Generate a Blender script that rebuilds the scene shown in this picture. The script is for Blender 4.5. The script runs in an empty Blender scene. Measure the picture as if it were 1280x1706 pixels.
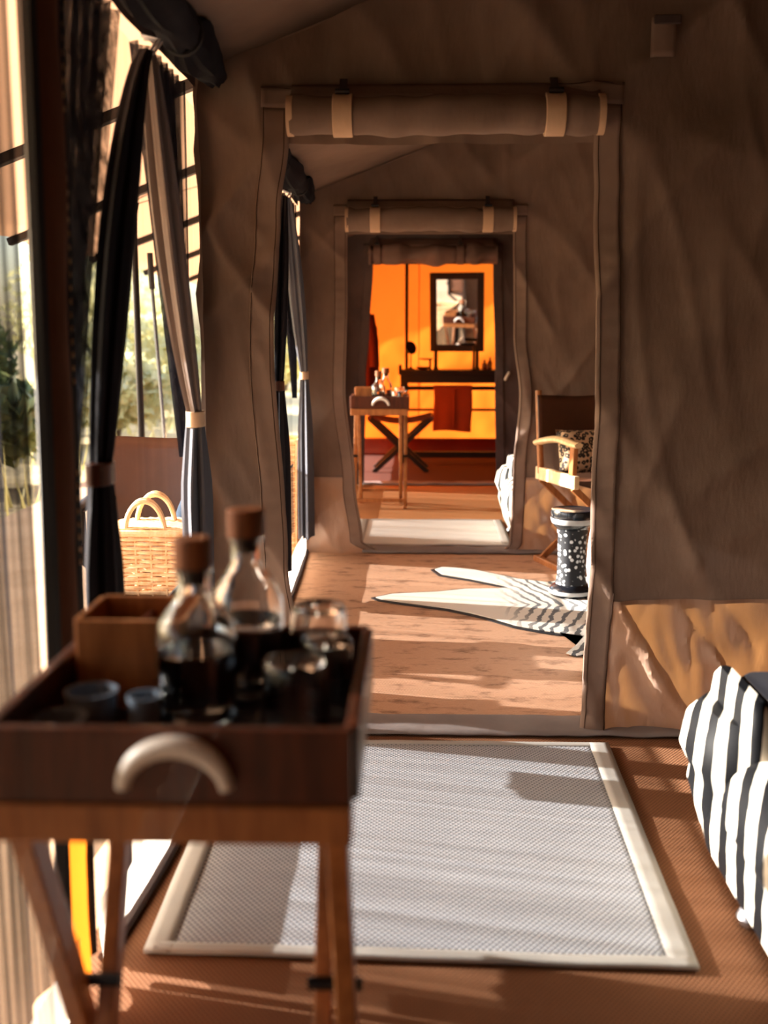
import bpy, bmesh, math, random
from mathutils import Vector, Matrix, noise

random.seed(7)
SC = bpy.context.scene
COL = SC.collection
PI = math.pi

# ---------------------------------------------------------------- camera, sky, sun, exposure
F_PX = 1750.0
cam_d = bpy.data.cameras.new('camera')
cam = bpy.data.objects.new('camera', cam_d)
COL.objects.link(cam)
SC.camera = cam
cam.location = (0, 0, 1.25)
cam.rotation_euler = (math.radians(90 - 9.568), 0, math.radians(1.614))
cam_d.sensor_fit = 'VERTICAL'
cam_d.sensor_height = 36.0
cam_d.lens = F_PX / 1706 * 36.0
cam_d.clip_start = 0.05
cam_d.clip_end = 300
cam_d.dof.use_dof = True
cam_d.dof.focus_distance = 3.8
cam_d.dof.aperture_fstop = 2.2

world = bpy.data.worlds.new('sky')
SC.world = world
world.use_nodes = True
wn = world.node_tree
for n in list(wn.nodes):
    wn.nodes.remove(n)
w_out = wn.nodes.new('ShaderNodeOutputWorld')
w_bg = wn.nodes.new('ShaderNodeBackground')
w_sky = wn.nodes.new('ShaderNodeTexSky')
w_sky.sky_type = 'NISHITA'
w_sky.sun_disc = False
w_sky.sun_elevation = math.radians(20)
w_sky.sun_rotation = math.radians(-82)
w_sky.dust_density = 3.0
w_bg.inputs['Strength'].default_value = 0.42
wn.links.new(w_sky.outputs['Color'], w_bg.inputs['Color'])
wn.links.new(w_bg.outputs[0], w_out.inputs['Surface'])

SUN_DIR = Vector((-0.93, 0.20, 0.342)).normalized()
sun_d = bpy.data.lights.new('sun', 'SUN')
sun_d.energy = 15.5
sun_d.angle = math.radians(0.6)
sun_d.color = (1.0, 0.96, 0.90)
sun = bpy.data.objects.new('sun', sun_d)
COL.objects.link(sun)
sun.location = (-12, 2, 6)
sun.rotation_euler = SUN_DIR.to_track_quat('Z', 'Y').to_euler()

SC.view_settings.view_transform = 'Standard'
SC.view_settings.look = 'None'
SC.view_settings.gamma = 1.0
SC.view_settings.use_curve_mapping = False
SC.view_settings.exposure = 1.05
SC.cycles.max_bounces = 10
SC.cycles.diffuse_bounces = 6
SC.cycles.transmission_bounces = 10
SC.cycles.transparent_max_bounces = 16
SC.cycles.caustics_refractive = False
SC.cycles.caustics_reflective = False
SC.cycles.sample_clamp_indirect = 12

# ---------------------------------------------------------------- materials
def hexc(r, g, b):
    def f(c):
        c /= 255.0
        return c / 12.92 if c <= 0.04045 else ((c + 0.055) / 1.055) ** 2.4
    return (f(r), f(g), f(b), 1)

class NT:
    def __init__(s, name):
        s.m = bpy.data.materials.new(name)
        s.m.use_nodes = True
        s.t = s.m.node_tree
        for n in list(s.t.nodes):
            s.t.nodes.remove(n)
        s.out = s.n('ShaderNodeOutputMaterial')
    def n(s, kind, **kw):
        nd = s.t.nodes.new(kind)
        for k, v in kw.items():
            setattr(nd, k, v)
        return nd
    def l(s, a, b):
        s.t.links.new(a, b)
    def coord(s, scale=(1, 1, 1), which='Object', rot=(0, 0, 0)):
        tc = s.n('ShaderNodeTexCoord')
        mp = s.n('ShaderNodeMapping')
        mp.inputs['Scale'].default_value = scale
        mp.inputs['Rotation'].default_value = rot
        s.l(tc.outputs[which], mp.inputs['Vector'])
        return mp.outputs[0]
    def noise(s, vec, scale, detail=4, rough=0.6):
        nd = s.n('ShaderNodeTexNoise')
        nd.inputs['Scale'].default_value = scale
        nd.inputs['Detail'].default_value = detail
        nd.inputs['Roughness'].default_value = rough
        s.l(vec, nd.inputs['Vector'])
        return nd.outputs['Fac']
    def ramp(s, fac, stops, interp='LINEAR'):
        nd = s.n('ShaderNodeValToRGB')
        nd.color_ramp.interpolation = interp
        e = nd.color_ramp.elements
        while len(e) < len(stops):
            e.new(0.5)
        for i, (p, c) in enumerate(stops):
            e[i].position = p
            e[i].color = c if len(c) == 4 else (*c, 1)
        s.l(fac, nd.inputs['Fac'])
        return nd.outputs['Color']
    def math(s, op, a, b=None, c=None):
        nd = s.n('ShaderNodeMath', operation=op)
        for i, v in enumerate((a, b, c)):
            if v is None:
                continue
            if isinstance(v, (int, float)):
                nd.inputs[i].default_value = v
            else:
                s.l(v, nd.inputs[i])
        return nd.outputs[0]
    def mix(s, fac, a, b, mode='MIX'):
        nd = s.n('ShaderNodeMix', data_type='RGBA', blend_type=mode)
        for i, v in ((0, fac), (6, a), (7, b)):
            if isinstance(v, (int, float)):
                nd.inputs[i].default_value = v
            elif isinstance(v, tuple):
                nd.inputs[i].default_value = v
            else:
                s.l(v, nd.inputs[i])
        return nd.outputs[2]
    def bump(s, h, strength=0.3, dist=0.01):
        nd = s.n('ShaderNodeBump')
        nd.inputs['Strength'].default_value = strength
        nd.inputs['Distance'].default_value = dist
        s.l(h, nd.inputs['Height'])
        return nd.outputs[0]
    def bsdf(s, color, rough=0.7, bump=None, metal=0.0, spec=0.5, sheen=0.0, coat=0.0):
        p = s.n('ShaderNodeBsdfPrincipled')
        if isinstance(color, tuple):
            p.inputs['Base Color'].default_value = color
        else:
            s.l(color, p.inputs['Base Color'])
        if isinstance(rough, (int, float)):
            p.inputs['Roughness'].default_value = rough
        else:
            s.l(rough, p.inputs['Roughness'])
        p.inputs['Metallic'].default_value = metal
        p.inputs['Specular IOR Level'].default_value = spec
        p.inputs['Sheen Weight'].default_value = sheen
        p.inputs['Coat Weight'].default_value = coat
        if bump is not None:
            s.l(bump, p.inputs['Normal'])
        return p.outputs[0]
    def done(s, sh):
        s.l(sh, s.out.inputs['Surface'])
        return s.m
    def mixsh(s, fac, a, b):
        nd = s.n('ShaderNodeMixShader')
        if isinstance(fac, (int, float)):
            nd.inputs[0].default_value = fac
        else:
            s.l(fac, nd.inputs[0])
        s.l(a, nd.inputs[1])
        s.l(b, nd.inputs[2])
        return nd.outputs[0]

def sep(t, vec):
    nd = t.n('ShaderNodeSeparateXYZ')
    t.l(vec, nd.inputs[0])
    return nd.outputs

def m_canvas(name, col, col2=None, trans=0.0, rough=0.85, spec=0.2, weave=500, tcol=None, wr=0.5):
    t = NT(name)
    v = t.coord()
    n1 = t.noise(v, 2.3, 5)
    n2 = t.noise(t.coord((1, 1, 0.35), rot=(0.3, 0.7, 0.5)), 14, 3)
    n3 = t.noise(v, weave, 2)
    col2 = col2 or tuple(c * 0.72 for c in col[:3]) + (1,)
    c = t.mix(t.ramp(n1, [(0.3, (0, 0, 0)), (0.7, (1, 1, 1))]), col, col2)
    h = t.math('ADD', t.math('MULTIPLY', n2, wr), t.math('MULTIPLY', n3, 0.06))
    b = t.bump(h, 0.55, 0.02)
    sh = t.bsdf(c, rough, b, spec=spec)
    if trans > 0:
        tr = t.n('ShaderNodeBsdfTranslucent')
        if tcol:
            tr.inputs['Color'].default_value = tcol
        else:
            t.l(c, tr.inputs['Color'])
        sh = t.mixsh(trans, sh, tr.outputs[0])
    return t.done(sh)

def m_plain(name, col, rough=0.6, metal=0.0, spec=0.5, nscale=8, var=0.25, coat=0.0, sheen=0.0):
    t = NT(name)
    n1 = t.noise(t.coord(), nscale, 4)
    c = t.mix(n1, col, tuple(x * (1 - var) for x in col[:3]) + (1,))
    return t.done(t.bsdf(c, rough, t.bump(n1, 0.08, 0.01), metal, spec, sheen, coat))

def m_wood(name, col, col2, rough=0.45, scale=(30, 30, 3), coat=0.15):
    t = NT(name)
    v = t.coord(scale)
    n1 = t.noise(v, 1.6, 5, 0.65)
    n2 = t.noise(v, 6, 3)
    f = t.math('ADD', t.math('MULTIPLY', n1, 0.75), t.math('MULTIPLY', n2, 0.25))
    c = t.ramp(f, [(0.32, col2), (0.62, col)])
    return t.done(t.bsdf(c, rough, t.bump(f, 0.15, 0.005), coat=coat, spec=0.3))

def m_net(name, col, density=0.55, streak=60, spread=0.31):
    """dark insect netting: threads with gaps between them, thicker where the cloth is gathered"""
    t = NT(name)
    v = t.coord((streak, streak, 0.6))
    n1 = t.noise(v, 1.0, 4, 0.6)
    th = t.n('ShaderNodeTexWave', wave_type='BANDS', bands_direction='Z')
    th.inputs['Scale'].default_value = 190
    t.l(t.coord(), th.inputs['Vector'])
    lo, hi = max(0.0, density - spread), min(1.0, density + spread)
    f = t.ramp(n1, [(0.3, (lo, lo, lo)), (0.68, (hi, hi, hi))])
    f = t.math('ADD', f, t.math('MULTIPLY', t.math('SUBTRACT', th.outputs['Fac'], 0.5), 0.12))
    tr = t.n('ShaderNodeBsdfTransparent')
    d = t.bsdf(col, 0.9, spec=0.1)
    return t.done(t.mixsh(f, tr.outputs[0], d))

def m_stripes(name, white, black, period=0.12, kx=2.1, ky=-1.0, kz=0.0, duty=0.5, distort=0.018):
    t = NT(name)
    v = t.coord()
    x, y, z = sep(t, v)
    s = t.math('ADD', t.math('ADD', t.math('MULTIPLY', x, kx), t.math('MULTIPLY', y, ky)), t.math('MULTIPLY', z, kz))
    nz = t.noise(v, 5, 2)
    s = t.math('ADD', s, t.math('MULTIPLY', t.math('SUBTRACT', nz, 0.5), distort * 4))
    w = t.math('SINE', t.math('MULTIPLY', s, 2 * PI / period))
    thr = (duty - 0.5) * 2
    f = t.ramp(t.math('ADD', t.math('MULTIPLY', w, 0.5), 0.5), [(0.47 + thr * .3, (0, 0, 0)), (0.53 + thr * .3, (1, 1, 1))])
    c = t.mix(f, white, black)
    fz = t.noise(t.coord((60, 60, 60)), 4, 3)
    return t.done(t.bsdf(c, 0.6, t.bump(fz, 0.12, 0.004), spec=0.15))

def m_spots(name, base, ink, scale, lo, hi, ring=False):
    t = NT(name)
    v = t.coord()
    vo = t.n('ShaderNodeTexVoronoi', feature='F1')
    vo.inputs['Scale'].default_value = scale
    vo.inputs['Randomness'].default_value = 0.85
    t.l(v, vo.inputs['Vector'])
    nz = t.math('MULTIPLY', t.math('SUBTRACT', t.noise(v, scale * 2.2, 2), 0.5), 0.28)
    d = t.math('ADD', vo.outputs['Distance'], nz)
    if ring:
        f = t.ramp(d, [(0.0, (.35, .35, .35)), (lo, (.35, .35, .35)), (lo + .03, (1, 1, 1)), (hi, (1, 1, 1)), (hi + .04, (0, 0, 0))])
    else:
        f = t.ramp(d, [(lo, (1, 1, 1)), (hi, (0, 0, 0))])
    c = t.mix(f, base, ink)
    return t.done(t.bsdf(c, 0.6))

def m_glass(name, col=(1, 1, 1, 1), rough=0.0, ior=1.45):
    t = NT(name)
    g = t.n('ShaderNodeBsdfGlass')
    n1 = t.noise(t.coord(), 3, 1)
    c = t.mix(n1, col, tuple(x * 0.98 for x in col[:3]) + (1,))
    t.l(c, g.inputs['Color'])
    g.inputs['Roughness'].default_value = rough
    g.inputs['IOR'].default_value = ior
    return t.done(g.outputs[0])

def m_floor():
    t = NT('coir_matting')
    v = t.coord()
    x, y, z = sep(t, v)
    rib = t.math('SINE', t.math('MULTIPLY', x, 2 * PI / 0.011))
    rib2 = t.math('SINE', t.math('MULTIPLY', y, 2 * PI / 0.014))
    weave = t.math('MULTIPLY', rib, rib2)
    nb = t.noise(v, 3.0, 5)
    ns = t.noise(t.coord((1.2, 2.6, 1)), 5.5, 5, 0.7)
    nf = t.noise(t.coord((9, 60, 1)), 5, 3)
    a = t.mix(nb, hexc(146, 102, 72), hexc(108, 70, 46))
    a = t.mix(t.ramp(weave, [(0.0, (0, 0, 0)), (0.6, (.75, .75, .75))]), a, hexc(60, 32, 16))
    b = t.mix(nf, hexc(212, 172, 142), hexc(176, 130, 100))
    st = t.ramp(ns, [(0.52, (0, 0, 0)), (0.66, (1, 1, 1))])
    b = t.mix(t.math('MULTIPLY', st, 0.6), b, hexc(84, 50, 34))
    c_ = t.mix(nf, hexc(196, 142, 92), hexc(156, 100, 60))
    far = t.math('GREATER_THAN', y, 3.2)
    far2 = t.math('GREATER_THAN', y, 6.05)
    c = t.mix(far, a, b)
    c = t.mix(far2, c, c_)
    bath = t.math('GREATER_THAN', y, 8.85)
    c = t.mix(bath, c, hexc(70, 38, 28))
    h = t.math('ADD', t.math('MULTIPLY', weave, 0.25), t.math('ADD', nb, t.math('MULTIPLY', nf, 0.3)))
    return t.done(t.bsdf(c, 0.9, t.bump(h, 0.5, 0.006), spec=0.15))

def m_mat(name, a_, b_, d_):
    t = NT(name)
    v = t.coord()
    x, y, z = sep(t, v)
    w = t.math('MULTIPLY', t.math('SINE', t.math('MULTIPLY', x, 2 * PI / 0.014)), t.math('SINE', t.math('MULTIPLY', y, 2 * PI / 0.018)))
    n1 = t.noise(t.coord((1, 5, 1)), 4, 4)
    c = t.mix(n1, a_, b_)
    c = t.mix(t.ramp(w, [(0.1, (0, 0, 0)), (0.6, (1, 1, 1))]), c, d_)
    return t.done(t.bsdf(c, 0.85, t.bump(w, 0.3, 0.003), spec=0.2))

M = {}
M['canvas'] = m_canvas('brown_canvas', hexc(138, 115, 101), hexc(112, 91, 79), trans=0.03)
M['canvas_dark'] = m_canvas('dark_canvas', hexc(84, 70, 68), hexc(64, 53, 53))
M['hem'] = m_canvas('hem_canvas', hexc(146, 122, 108), hexc(122, 100, 88), weave=700, wr=0.2)
M['thread'] = m_canvas('seam_stitching', hexc(72, 50, 38), weave=900)
M['strap'] = m_canvas('strap_canvas', hexc(212, 178, 148), hexc(190, 156, 126))
M['skirt'] = m_canvas('skirt_vinyl', hexc(178, 150, 134), hexc(158, 122, 98), trans=0.12, rough=0.3, spec=0.5, tcol=hexc(225, 160, 100), wr=0.8)
M['sod'] = m_canvas('grey_ground_cloth', hexc(140, 130, 126), hexc(116, 106, 104), wr=0.3)
M['canvas_mid'] = m_canvas('faded_dark_canvas', hexc(116, 92, 84), hexc(90, 70, 64))
M['jamb_foot'] = m_canvas('backlit_jamb_canvas', hexc(190, 96, 30), hexc(170, 80, 22), trans=0.22, tcol=(1, 0.26, 0.02, 1))  # backlit glow of the jamb canvas put into an orange colour
M['lip'] = m_canvas('clear_vinyl_lip', hexc(236, 226, 210), hexc(226, 214, 196), trans=0.55, tcol=(1, .93, .84, 1), rough=0.4, wr=0.1)
M['jamb'] = m_canvas('jamb_canvas', hexc(100, 62, 42), hexc(80, 48, 32))
M['ceiling'] = m_canvas('ceiling_canvas', hexc(136, 114, 100), hexc(114, 94, 82), trans=0.02, wr=0.15)
M['orange'] = m_canvas('orange_canvas', hexc(226, 120, 30), hexc(210, 104, 20), trans=0.46, tcol=(1.0, 0.21, 0.018, 1), wr=0.2)
M['fly'] = m_canvas('fly_sheet', hexc(206, 178, 150), hexc(190, 162, 136), trans=0.5, tcol=hexc(240, 210, 184))
M['floor'] = m_floor()
M['mat'] = m_mat('woven_mat', hexc(186, 188, 192), hexc(158, 161, 168), hexc(84, 88, 98))
M['mat_pale'] = m_mat('pale_woven_mat', hexc(220, 214, 204), hexc(202, 196, 188), hexc(176, 172, 168))
M['mat_hem'] = m_canvas('mat_hem', hexc(176, 172, 166), hexc(160, 157, 152), weave=300, wr=0.1)
M['net'] = m_net('black_netting', hexc(46, 44, 54), 0.83, spread=0.16)
M['net_fine'] = m_net('added_fine_netting', hexc(60, 60, 66), 0.22, spread=0.08, streak=20)
M['net_sun_filter'] = m_net('added_dense_netting', hexc(60, 60, 66), 0.72, spread=0.1, streak=30)  # denser net added to cut the sunlight that reaches the floor
M['net_dense'] = m_net('gathered_netting', hexc(26, 26, 36), 0.86, streak=90)
M['curtain_grey'] = m_canvas('grey_curtain', hexc(126, 112, 106), hexc(104, 94, 92), wr=0.25)
M['curtain_slate'] = m_canvas('slate_curtain', hexc(96, 98, 106), hexc(76, 78, 88), wr=0.25)
M['curtain_black'] = m_canvas('black_curtain', hexc(26, 24, 32), hexc(18, 17, 24), wr=0.25)
M['band'] = m_canvas('tie_band', hexc(226, 196, 164), hexc(210, 176, 144))
M['wood_dark'] = m_wood('mahogany', hexc(92, 46, 26), hexc(54, 25, 15), 0.4)
M['wood_mid'] = m_wood('teak', hexc(176, 112, 62), hexc(128, 74, 36), 0.45)
M['wood_sunlit'] = m_wood('sunlit_teak', hexc(240, 212, 172), hexc(220, 178, 126), 0.5)  # sunlight on the chair's side rails and armrests put into a paler teak
M['wood_black'] = m_wood('ebony_wood', hexc(26, 16, 14), hexc(14, 9, 9), 0.5, coat=0.0)
M['horn'] = m_plain('horn', hexc(246, 234, 222), 0.4, nscale=30, var=0.35)
M['cork'] = m_wood('stopper_wood', hexc(150, 88, 48), hexc(104, 56, 28), 0.6)
M['glass'] = m_glass('clear_glass')
M['water'] = m_glass('water', (0.93, 0.95, 0.96, 1), 0, 1.33)
M['slate'] = m_plain('slate_ceramic', hexc(128, 140, 154), 0.22, nscale=20, coat=0.5)
M['tray_lining'] = m_plain('tray_lining', hexc(34, 26, 28), 0.35)
M['leather'] = m_plain('brown_leather', hexc(98, 58, 38), 0.42, nscale=14, var=0.35, coat=0.1)
M['metal_dark'] = m_plain('dark_metal', hexc(48, 44, 44), 0.35, metal=0.8)
M['metal'] = m_plain('steel', hexc(190, 190, 195), 0.25, metal=0.95)
M['brass'] = m_plain('brass', hexc(196, 140, 76), 0.3, metal=0.9)
M['zebra'] = m_stripes('zebra_stripes', hexc(212, 203, 188), hexc(7, 8, 12))
M['black_cloth'] = m_plain('black_cloth', hexc(20, 20, 28), 0.6)
M['leopard'] = m_spots('leopard_print', hexc(226, 190, 152), hexc(34, 22, 18), 40, 0.2, 0.5, ring=True)
M['dots'] = m_spots('white_dots', hexc(20, 24, 32), hexc(226, 232, 236), 42, 0.30, 0.40)
M['spool_black'] = m_plain('black_lacquer', hexc(24, 27, 34), 0.22, coat=0.6)
M['spool_highlight'] = m_plain('painted_rim_highlight', hexc(206, 208, 208), 0.35)  # white stands in for the highlight along the lacquered rim
M['slip'] = m_canvas('white_slipcover', hexc(206, 208, 210), hexc(182, 186, 192), wr=0.2)
M['slip_shaded'] = m_canvas('shaded_white_slipcover', hexc(126, 140, 152), hexc(104, 118, 132), wr=0.2)  # white slipcover with its bluish shade put into the colour
M['towel'] = m_canvas('rust_towel', hexc(150, 72, 48), hexc(128, 58, 38), weave=260, wr=0.3, trans=0.15, tcol=hexc(200, 80, 30))
M['robe'] = m_canvas('rust_robe', hexc(110, 40, 28), hexc(88, 30, 22), weave=260)
M['wicker'] = m_wood('wicker', hexc(244, 214, 172), hexc(222, 176, 124), 0.55, (20, 20, 20))
M['bag'] = m_canvas('navy_cloth', hexc(44, 64, 86), hexc(26, 40, 58))
M['pinkcloth'] = m_canvas('pale_cloth', hexc(224, 204, 196), hexc(204, 182, 172))
M['plastic'] = m_plain('ivory_plastic', hexc(222, 218, 206), 0.4)
M['amber'] = m_plain('amber_bottle', hexc(96, 44, 20), 0.15, coat=0.5)
M['bark'] = m_wood('bark', hexc(122, 98, 72), hexc(76, 58, 42), 0.9)
M['trim_red'] = m_canvas('red_groundsheet', hexc(110, 40, 24), hexc(84, 28, 16), rough=0.25, spec=0.5, trans=0.08, tcol=hexc(220, 70, 20))
M['webbing'] = m_plain('black_webbing', hexc(18, 16, 18), 0.7)
M['bead'] = m_plain('zip_teeth', hexc(226, 186, 140), 0.3, metal=0.3)

def m_mirror():
    t = NT('mirror_glass')
    n1 = t.noise(t.coord(), 3, 2)
    c = t.mix(n1, (0.66, 0.69, 0.72, 1), (0.62, 0.65, 0.68, 1))
    return t.done(t.bsdf(c, 0.015, metal=1.0))
M['mirror'] = m_mirror()

def m_ground():
    t = NT('dry_ground')
    v = t.coord()
    n1 = t.noise(v, 0.6, 6)
    n2 = t.noise(v, 9, 5)
    c = t.mix(n1, hexc(222, 200, 166), hexc(176, 160, 112))
    c = t.mix(t.math('MULTIPLY', n2, 0.5), c, hexc(146, 120, 88))
    return t.done(t.bsdf(c, 0.95, t.bump(n2, 0.6, 0.05), spec=0.1))
M['ground'] = m_ground()

def m_leaf(name, c1, c2):
    t = NT(name)
    n1 = t.noise(t.coord(), 2.5, 3)
    c = t.mix(t.ramp(n1, [(.3, (0, 0, 0)), (.7, (1, 1, 1))]), c1, c2)
    tr = t.n('ShaderNodeBsdfTranslucent')
    t.l(c, tr.inputs['Color'])
    return t.done(t.mixsh(0.35, t.bsdf(c, 0.6), tr.outputs[0]))
M['leaf'] = m_leaf('bush_leaves', hexc(150, 156, 100), hexc(96, 112, 68))
M['leaf_dry'] = m_leaf('dry_leaves', hexc(236, 226, 178), hexc(204, 198, 140))
M['grass'] = m_leaf('dry_grass_blades', hexc(226, 208, 148), hexc(186, 176, 108))

# ---------------------------------------------------------------- mesh helpers
class MB:
    """collects shapes into one mesh"""
    def __init__(s):
        s.v = []
        s.f = []
    def add(s, vs, fs):
        o = len(s.v)
        s.v += [tuple(p) for p in vs]
        s.f += [tuple(i + o for i in f) for f in fs]
        return s
    def box(s, x0, x1, y0, y1, z0, z1):
        return s.add([(x0, y0, z0), (x1, y0, z0), (x1, y1, z0), (x0, y1, z0), (x0, y0, z1), (x1, y0, z1), (x1, y1, z1), (x0, y1, z1)],
                     [(0, 3, 2, 1), (4, 5, 6, 7), (0, 1, 5, 4), (1, 2, 6, 5), (2, 3, 7, 6), (3, 0, 4, 7)])
    def beam(s, p, q, w, h, side=(1, 0, 0)):
        p, q = Vector(p), Vector(q)
        d = (q - p).normalized()
        a = Vector(side)
        a = (a - d * a.dot(d)).normalized()
        b = d.cross(a)
        vs = []
        for c in (p, q):
            for i, j in ((-1, -1), (1, -1), (1, 1), (-1, 1)):
                vs.append(c + a * (w / 2 * i) + b * (h / 2 * j))
        return s.add(vs, [(0, 3, 2, 1), (4, 5, 6, 7), (0, 1, 5, 4), (1, 2, 6, 5), (2, 3, 7, 6), (3, 0, 4, 7)])
    def tube(s, pts, r, n=10, closed=False, flat=1.0):
        pts = [Vector(p) for p in pts]
        k = len(pts)
        rs = r if isinstance(r, (list, tuple)) else [r] * k
        vs, fs = [], []
        ref = None
        for i, p in enumerate(pts):
            a = pts[(i - 1) % k] if closed or i > 0 else p
            b = pts[(i + 1) % k] if closed or i < k - 1 else p
            d = (b - a)
            d = d.normalized() if d.length > 1e-9 else Vector((0, 0, 1))
            if ref is None:
                ref = Vector((0, 0, 1)) if abs(d.z) < 0.9 else Vector((1, 0, 0))
            u = (ref - d * ref.dot(d)).normalized()
            ref = u
            w = d.cross(u)
            for j in range(n):
                t = 2 * PI * j / n
                vs.append(p + (u * math.cos(t) + w * math.sin(t) * flat) * rs[i])
        for i in range(k if closed else k - 1):
            for j in range(n):
                a, b = i * n + j, i * n + (j + 1) % n
                c, d = ((i + 1) % k) * n + (j + 1) % n, ((i + 1) % k) * n + j
                fs.append((a, b, c, d))
        if not closed:
            fs.append(tuple(range(n))[::-1])
            fs.append(tuple(range((k - 1) * n, k * n)))
        return s.add(vs, fs)
    def lathe(s, prof, n=28, loc=(0, 0, 0), cap=True):
        vs, fs = [], []
        k = len(prof)
        for r, z in prof:
            for j in range(n):
                t = 2 * PI * j / n
                vs.append((loc[0] + max(r, 1e-4) * math.cos(t), loc[1] + max(r, 1e-4) * math.sin(t), loc[2] + z))
        for i in range(k - 1):
            for j in range(n):
                a, b = i * n + j, i * n + (j + 1) % n
                fs.append((a, b, b + n, a + n))
        if cap:
            fs.append(tuple(range(n))[::-1])
            fs.append(tuple(range((k - 1) * n, k * n)))
        return s.add(vs, fs)
    def grid(s, f, nu, nv):
        vs = [f(i / nu, j / nv) for j in range(nv + 1) for i in range(nu + 1)]
        w = nu + 1
        return s.add(vs, [(j * w + i, j * w + i + 1, (j + 1) * w + i + 1, (j + 1) * w + i) for j in range(nv) for i in range(nu)])
    def loft(s, rings):
        n = len(rings[0])
        vs = [p for r in rings for p in r]
        fs = []
        for i in range(len(rings) - 1):
            for j in range(n):
                a, b = i * n + j, i * n + (j + 1) % n
                fs.append((a, b, b + n, a + n))
        fs.append(tuple(range(n))[::-1])
        fs.append(tuple(range((len(rings) - 1) * n, len(rings) * n)))
        return s.add(vs, fs)

def obj(name, mb, mat, parent=None, smooth=False, bevel=0.0, thick=0.0, sub=0):
    me = bpy.data.meshes.new(name)
    me.from_pydata([tuple(p) for p in mb.v], [], mb.f)
    me.validate()
    bm = bmesh.new()
    bm.from_mesh(me)
    bmesh.ops.recalc_face_normals(bm, faces=bm.faces)
    if smooth:
        for f in bm.faces:
            f.smooth = True
        for e in bm.edges:
            if len(e.link_faces) == 2 and e.calc_face_angle(0) > 0.75:
                e.smooth = False
    bm.to_mesh(me)
    bm.free()
    me.materials.append(M[mat] if isinstance(mat, str) else mat)
    o = bpy.data.objects.new(name, me)
    COL.objects.link(o)
    if parent is not None:
        o.parent = parent
    if thick:
        md = o.modifiers.new('thickness', 'SOLIDIFY')
        md.thickness = thick
        md.offset = 0
    if bevel:
        md = o.modifiers.new('edges', 'BEVEL')
        md.width = bevel
        md.segments = 2
        md.limit_method = 'ANGLE'
    if sub:
        md = o.modifiers.new('smooth', 'SUBSURF')
        md.levels = sub
        md.render_levels = sub
    return o

def tag(o, label, cat, group=None):
    o['label'] = label
    o['category'] = cat
    if group:
        o['group'] = group
    return o

def thing(name, label, cat, loc=(0, 0, 0), rz=0.0, group=None):
    o = bpy.data.objects.new(name, None)
    COL.objects.link(o)
    o.empty_display_size = 0.1
    o.location = loc
    o.rotation_euler = (0, 0, rz)
    return tag(o, label, cat, group)

def struct(name, label=None, loc=(0, 0, 0)):
    o = bpy.data.objects.new(name, None)
    COL.objects.link(o)
    o.location = loc
    o['kind'] = 'structure'
    if label:
        o['label'] = label
    return o

def copy_tree(o, parent=None, loc=None, rz=None, label=None, group=None):
    c = o.copy()
    COL.objects.link(c)
    c.parent = parent
    if loc is not None:
        c.location = loc
    if rz is not None:
        c.rotation_euler = (0, 0, rz)
    if label:
        c['label'] = label
    if group:
        c['group'] = group
    for ch in list(o.children):
        copy_tree(ch, c)
    return c

def rrect(x0, x1, y0, y1, z, r, n=5):
    pts = []
    for cx, cy, a0 in ((x1 - r, y1 - r, 0), (x0 + r, y1 - r, PI / 2), (x0 + r, y0 + r, PI), (x1 - r, y0 + r, 1.5 * PI)):
        for i in range(n + 1):
            a = a0 + PI / 2 * i / n
            pts.append((cx + r * math.cos(a), cy + r * math.sin(a), z))
    return pts

def cushion_mb(w, h, d, n=14):
    """a pillow in the xz plane, thick along y"""
    mb = MB()
    for sgn in (-1, 1):
        def f(u, v, sgn=sgn):
            a, b = 2 * u - 1, 2 * v - 1
            e = max(0.0, (1 - a ** 4) * (1 - b ** 4)) ** 0.5
            k = 1 - 0.07 * (1 - a * a) * abs(b) ** 3
            q = 1 - 0.07 * (1 - b * b) * abs(a) ** 3
            return (a * w / 2 * q, sgn * d / 2 * e, b * h / 2 * k)
        mb.grid(f, n, n)
    return mb

def fold(u, v, seed, ang, fx, fz):
    c, s = math.cos(ang), math.sin(ang)
    return noise.noise(Vector(((u * c + v * s) * fx, (-u * s + v * c) * fz, seed * 7.3)))

def wrinkle(u, v, seed, amp):
    def ridge(n):
        k = 1 - min(1.0, abs(n) * 2.2)
        return k * k
    a = ridge(fold(u, v, seed, 0.62, 3.0, 0.7))
    b = ridge(fold(u, v, seed + 3, -0.75, 3.6, 0.9)) * 0.7
    c = ridge(fold(u, v, seed + 5, 0.25, 7.0, 1.6)) * 0.35
    d = fold(u, v, seed + 9, 0.2, 1.6, 1.1) * 1.2
    return -amp * (a + b + c + d - 0.7)

def lerp(a, b, t):
    return a + (b - a) * t

def curve(pts):
    """piecewise smooth function through (t, value) points"""
    def f(t):
        if t <= pts[0][0]:
            return pts[0][1]
        for (a, va), (b, vb) in zip(pts, pts[1:]):
            if t <= b:
                k = (t - a) / (b - a)
                k = k * k * (3 - 2 * k)
                return lerp(va, vb, k)
        return pts[-1][1]
    return f

# ---------------------------------------------------------------- tent shell
XL, XR, XRIDGE = -0.64, 3.54, 1.45
W1, W2, W3, W4 = 3.2, 6.0, 8.8, 11.05
SKIRT = 0.43
def ceil_z(x):
    return 2.0 + 0.375 * ((x - XL) if x < XRIDGE else (2 * XRIDGE - x - XL))

fl = MB().box(XL - 0.03, XR, -1.7, W4 + 0.02, -0.12, 0.0)
f_ = obj('floor', fl, 'floor')
f_['kind'] = 'structure'

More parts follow.
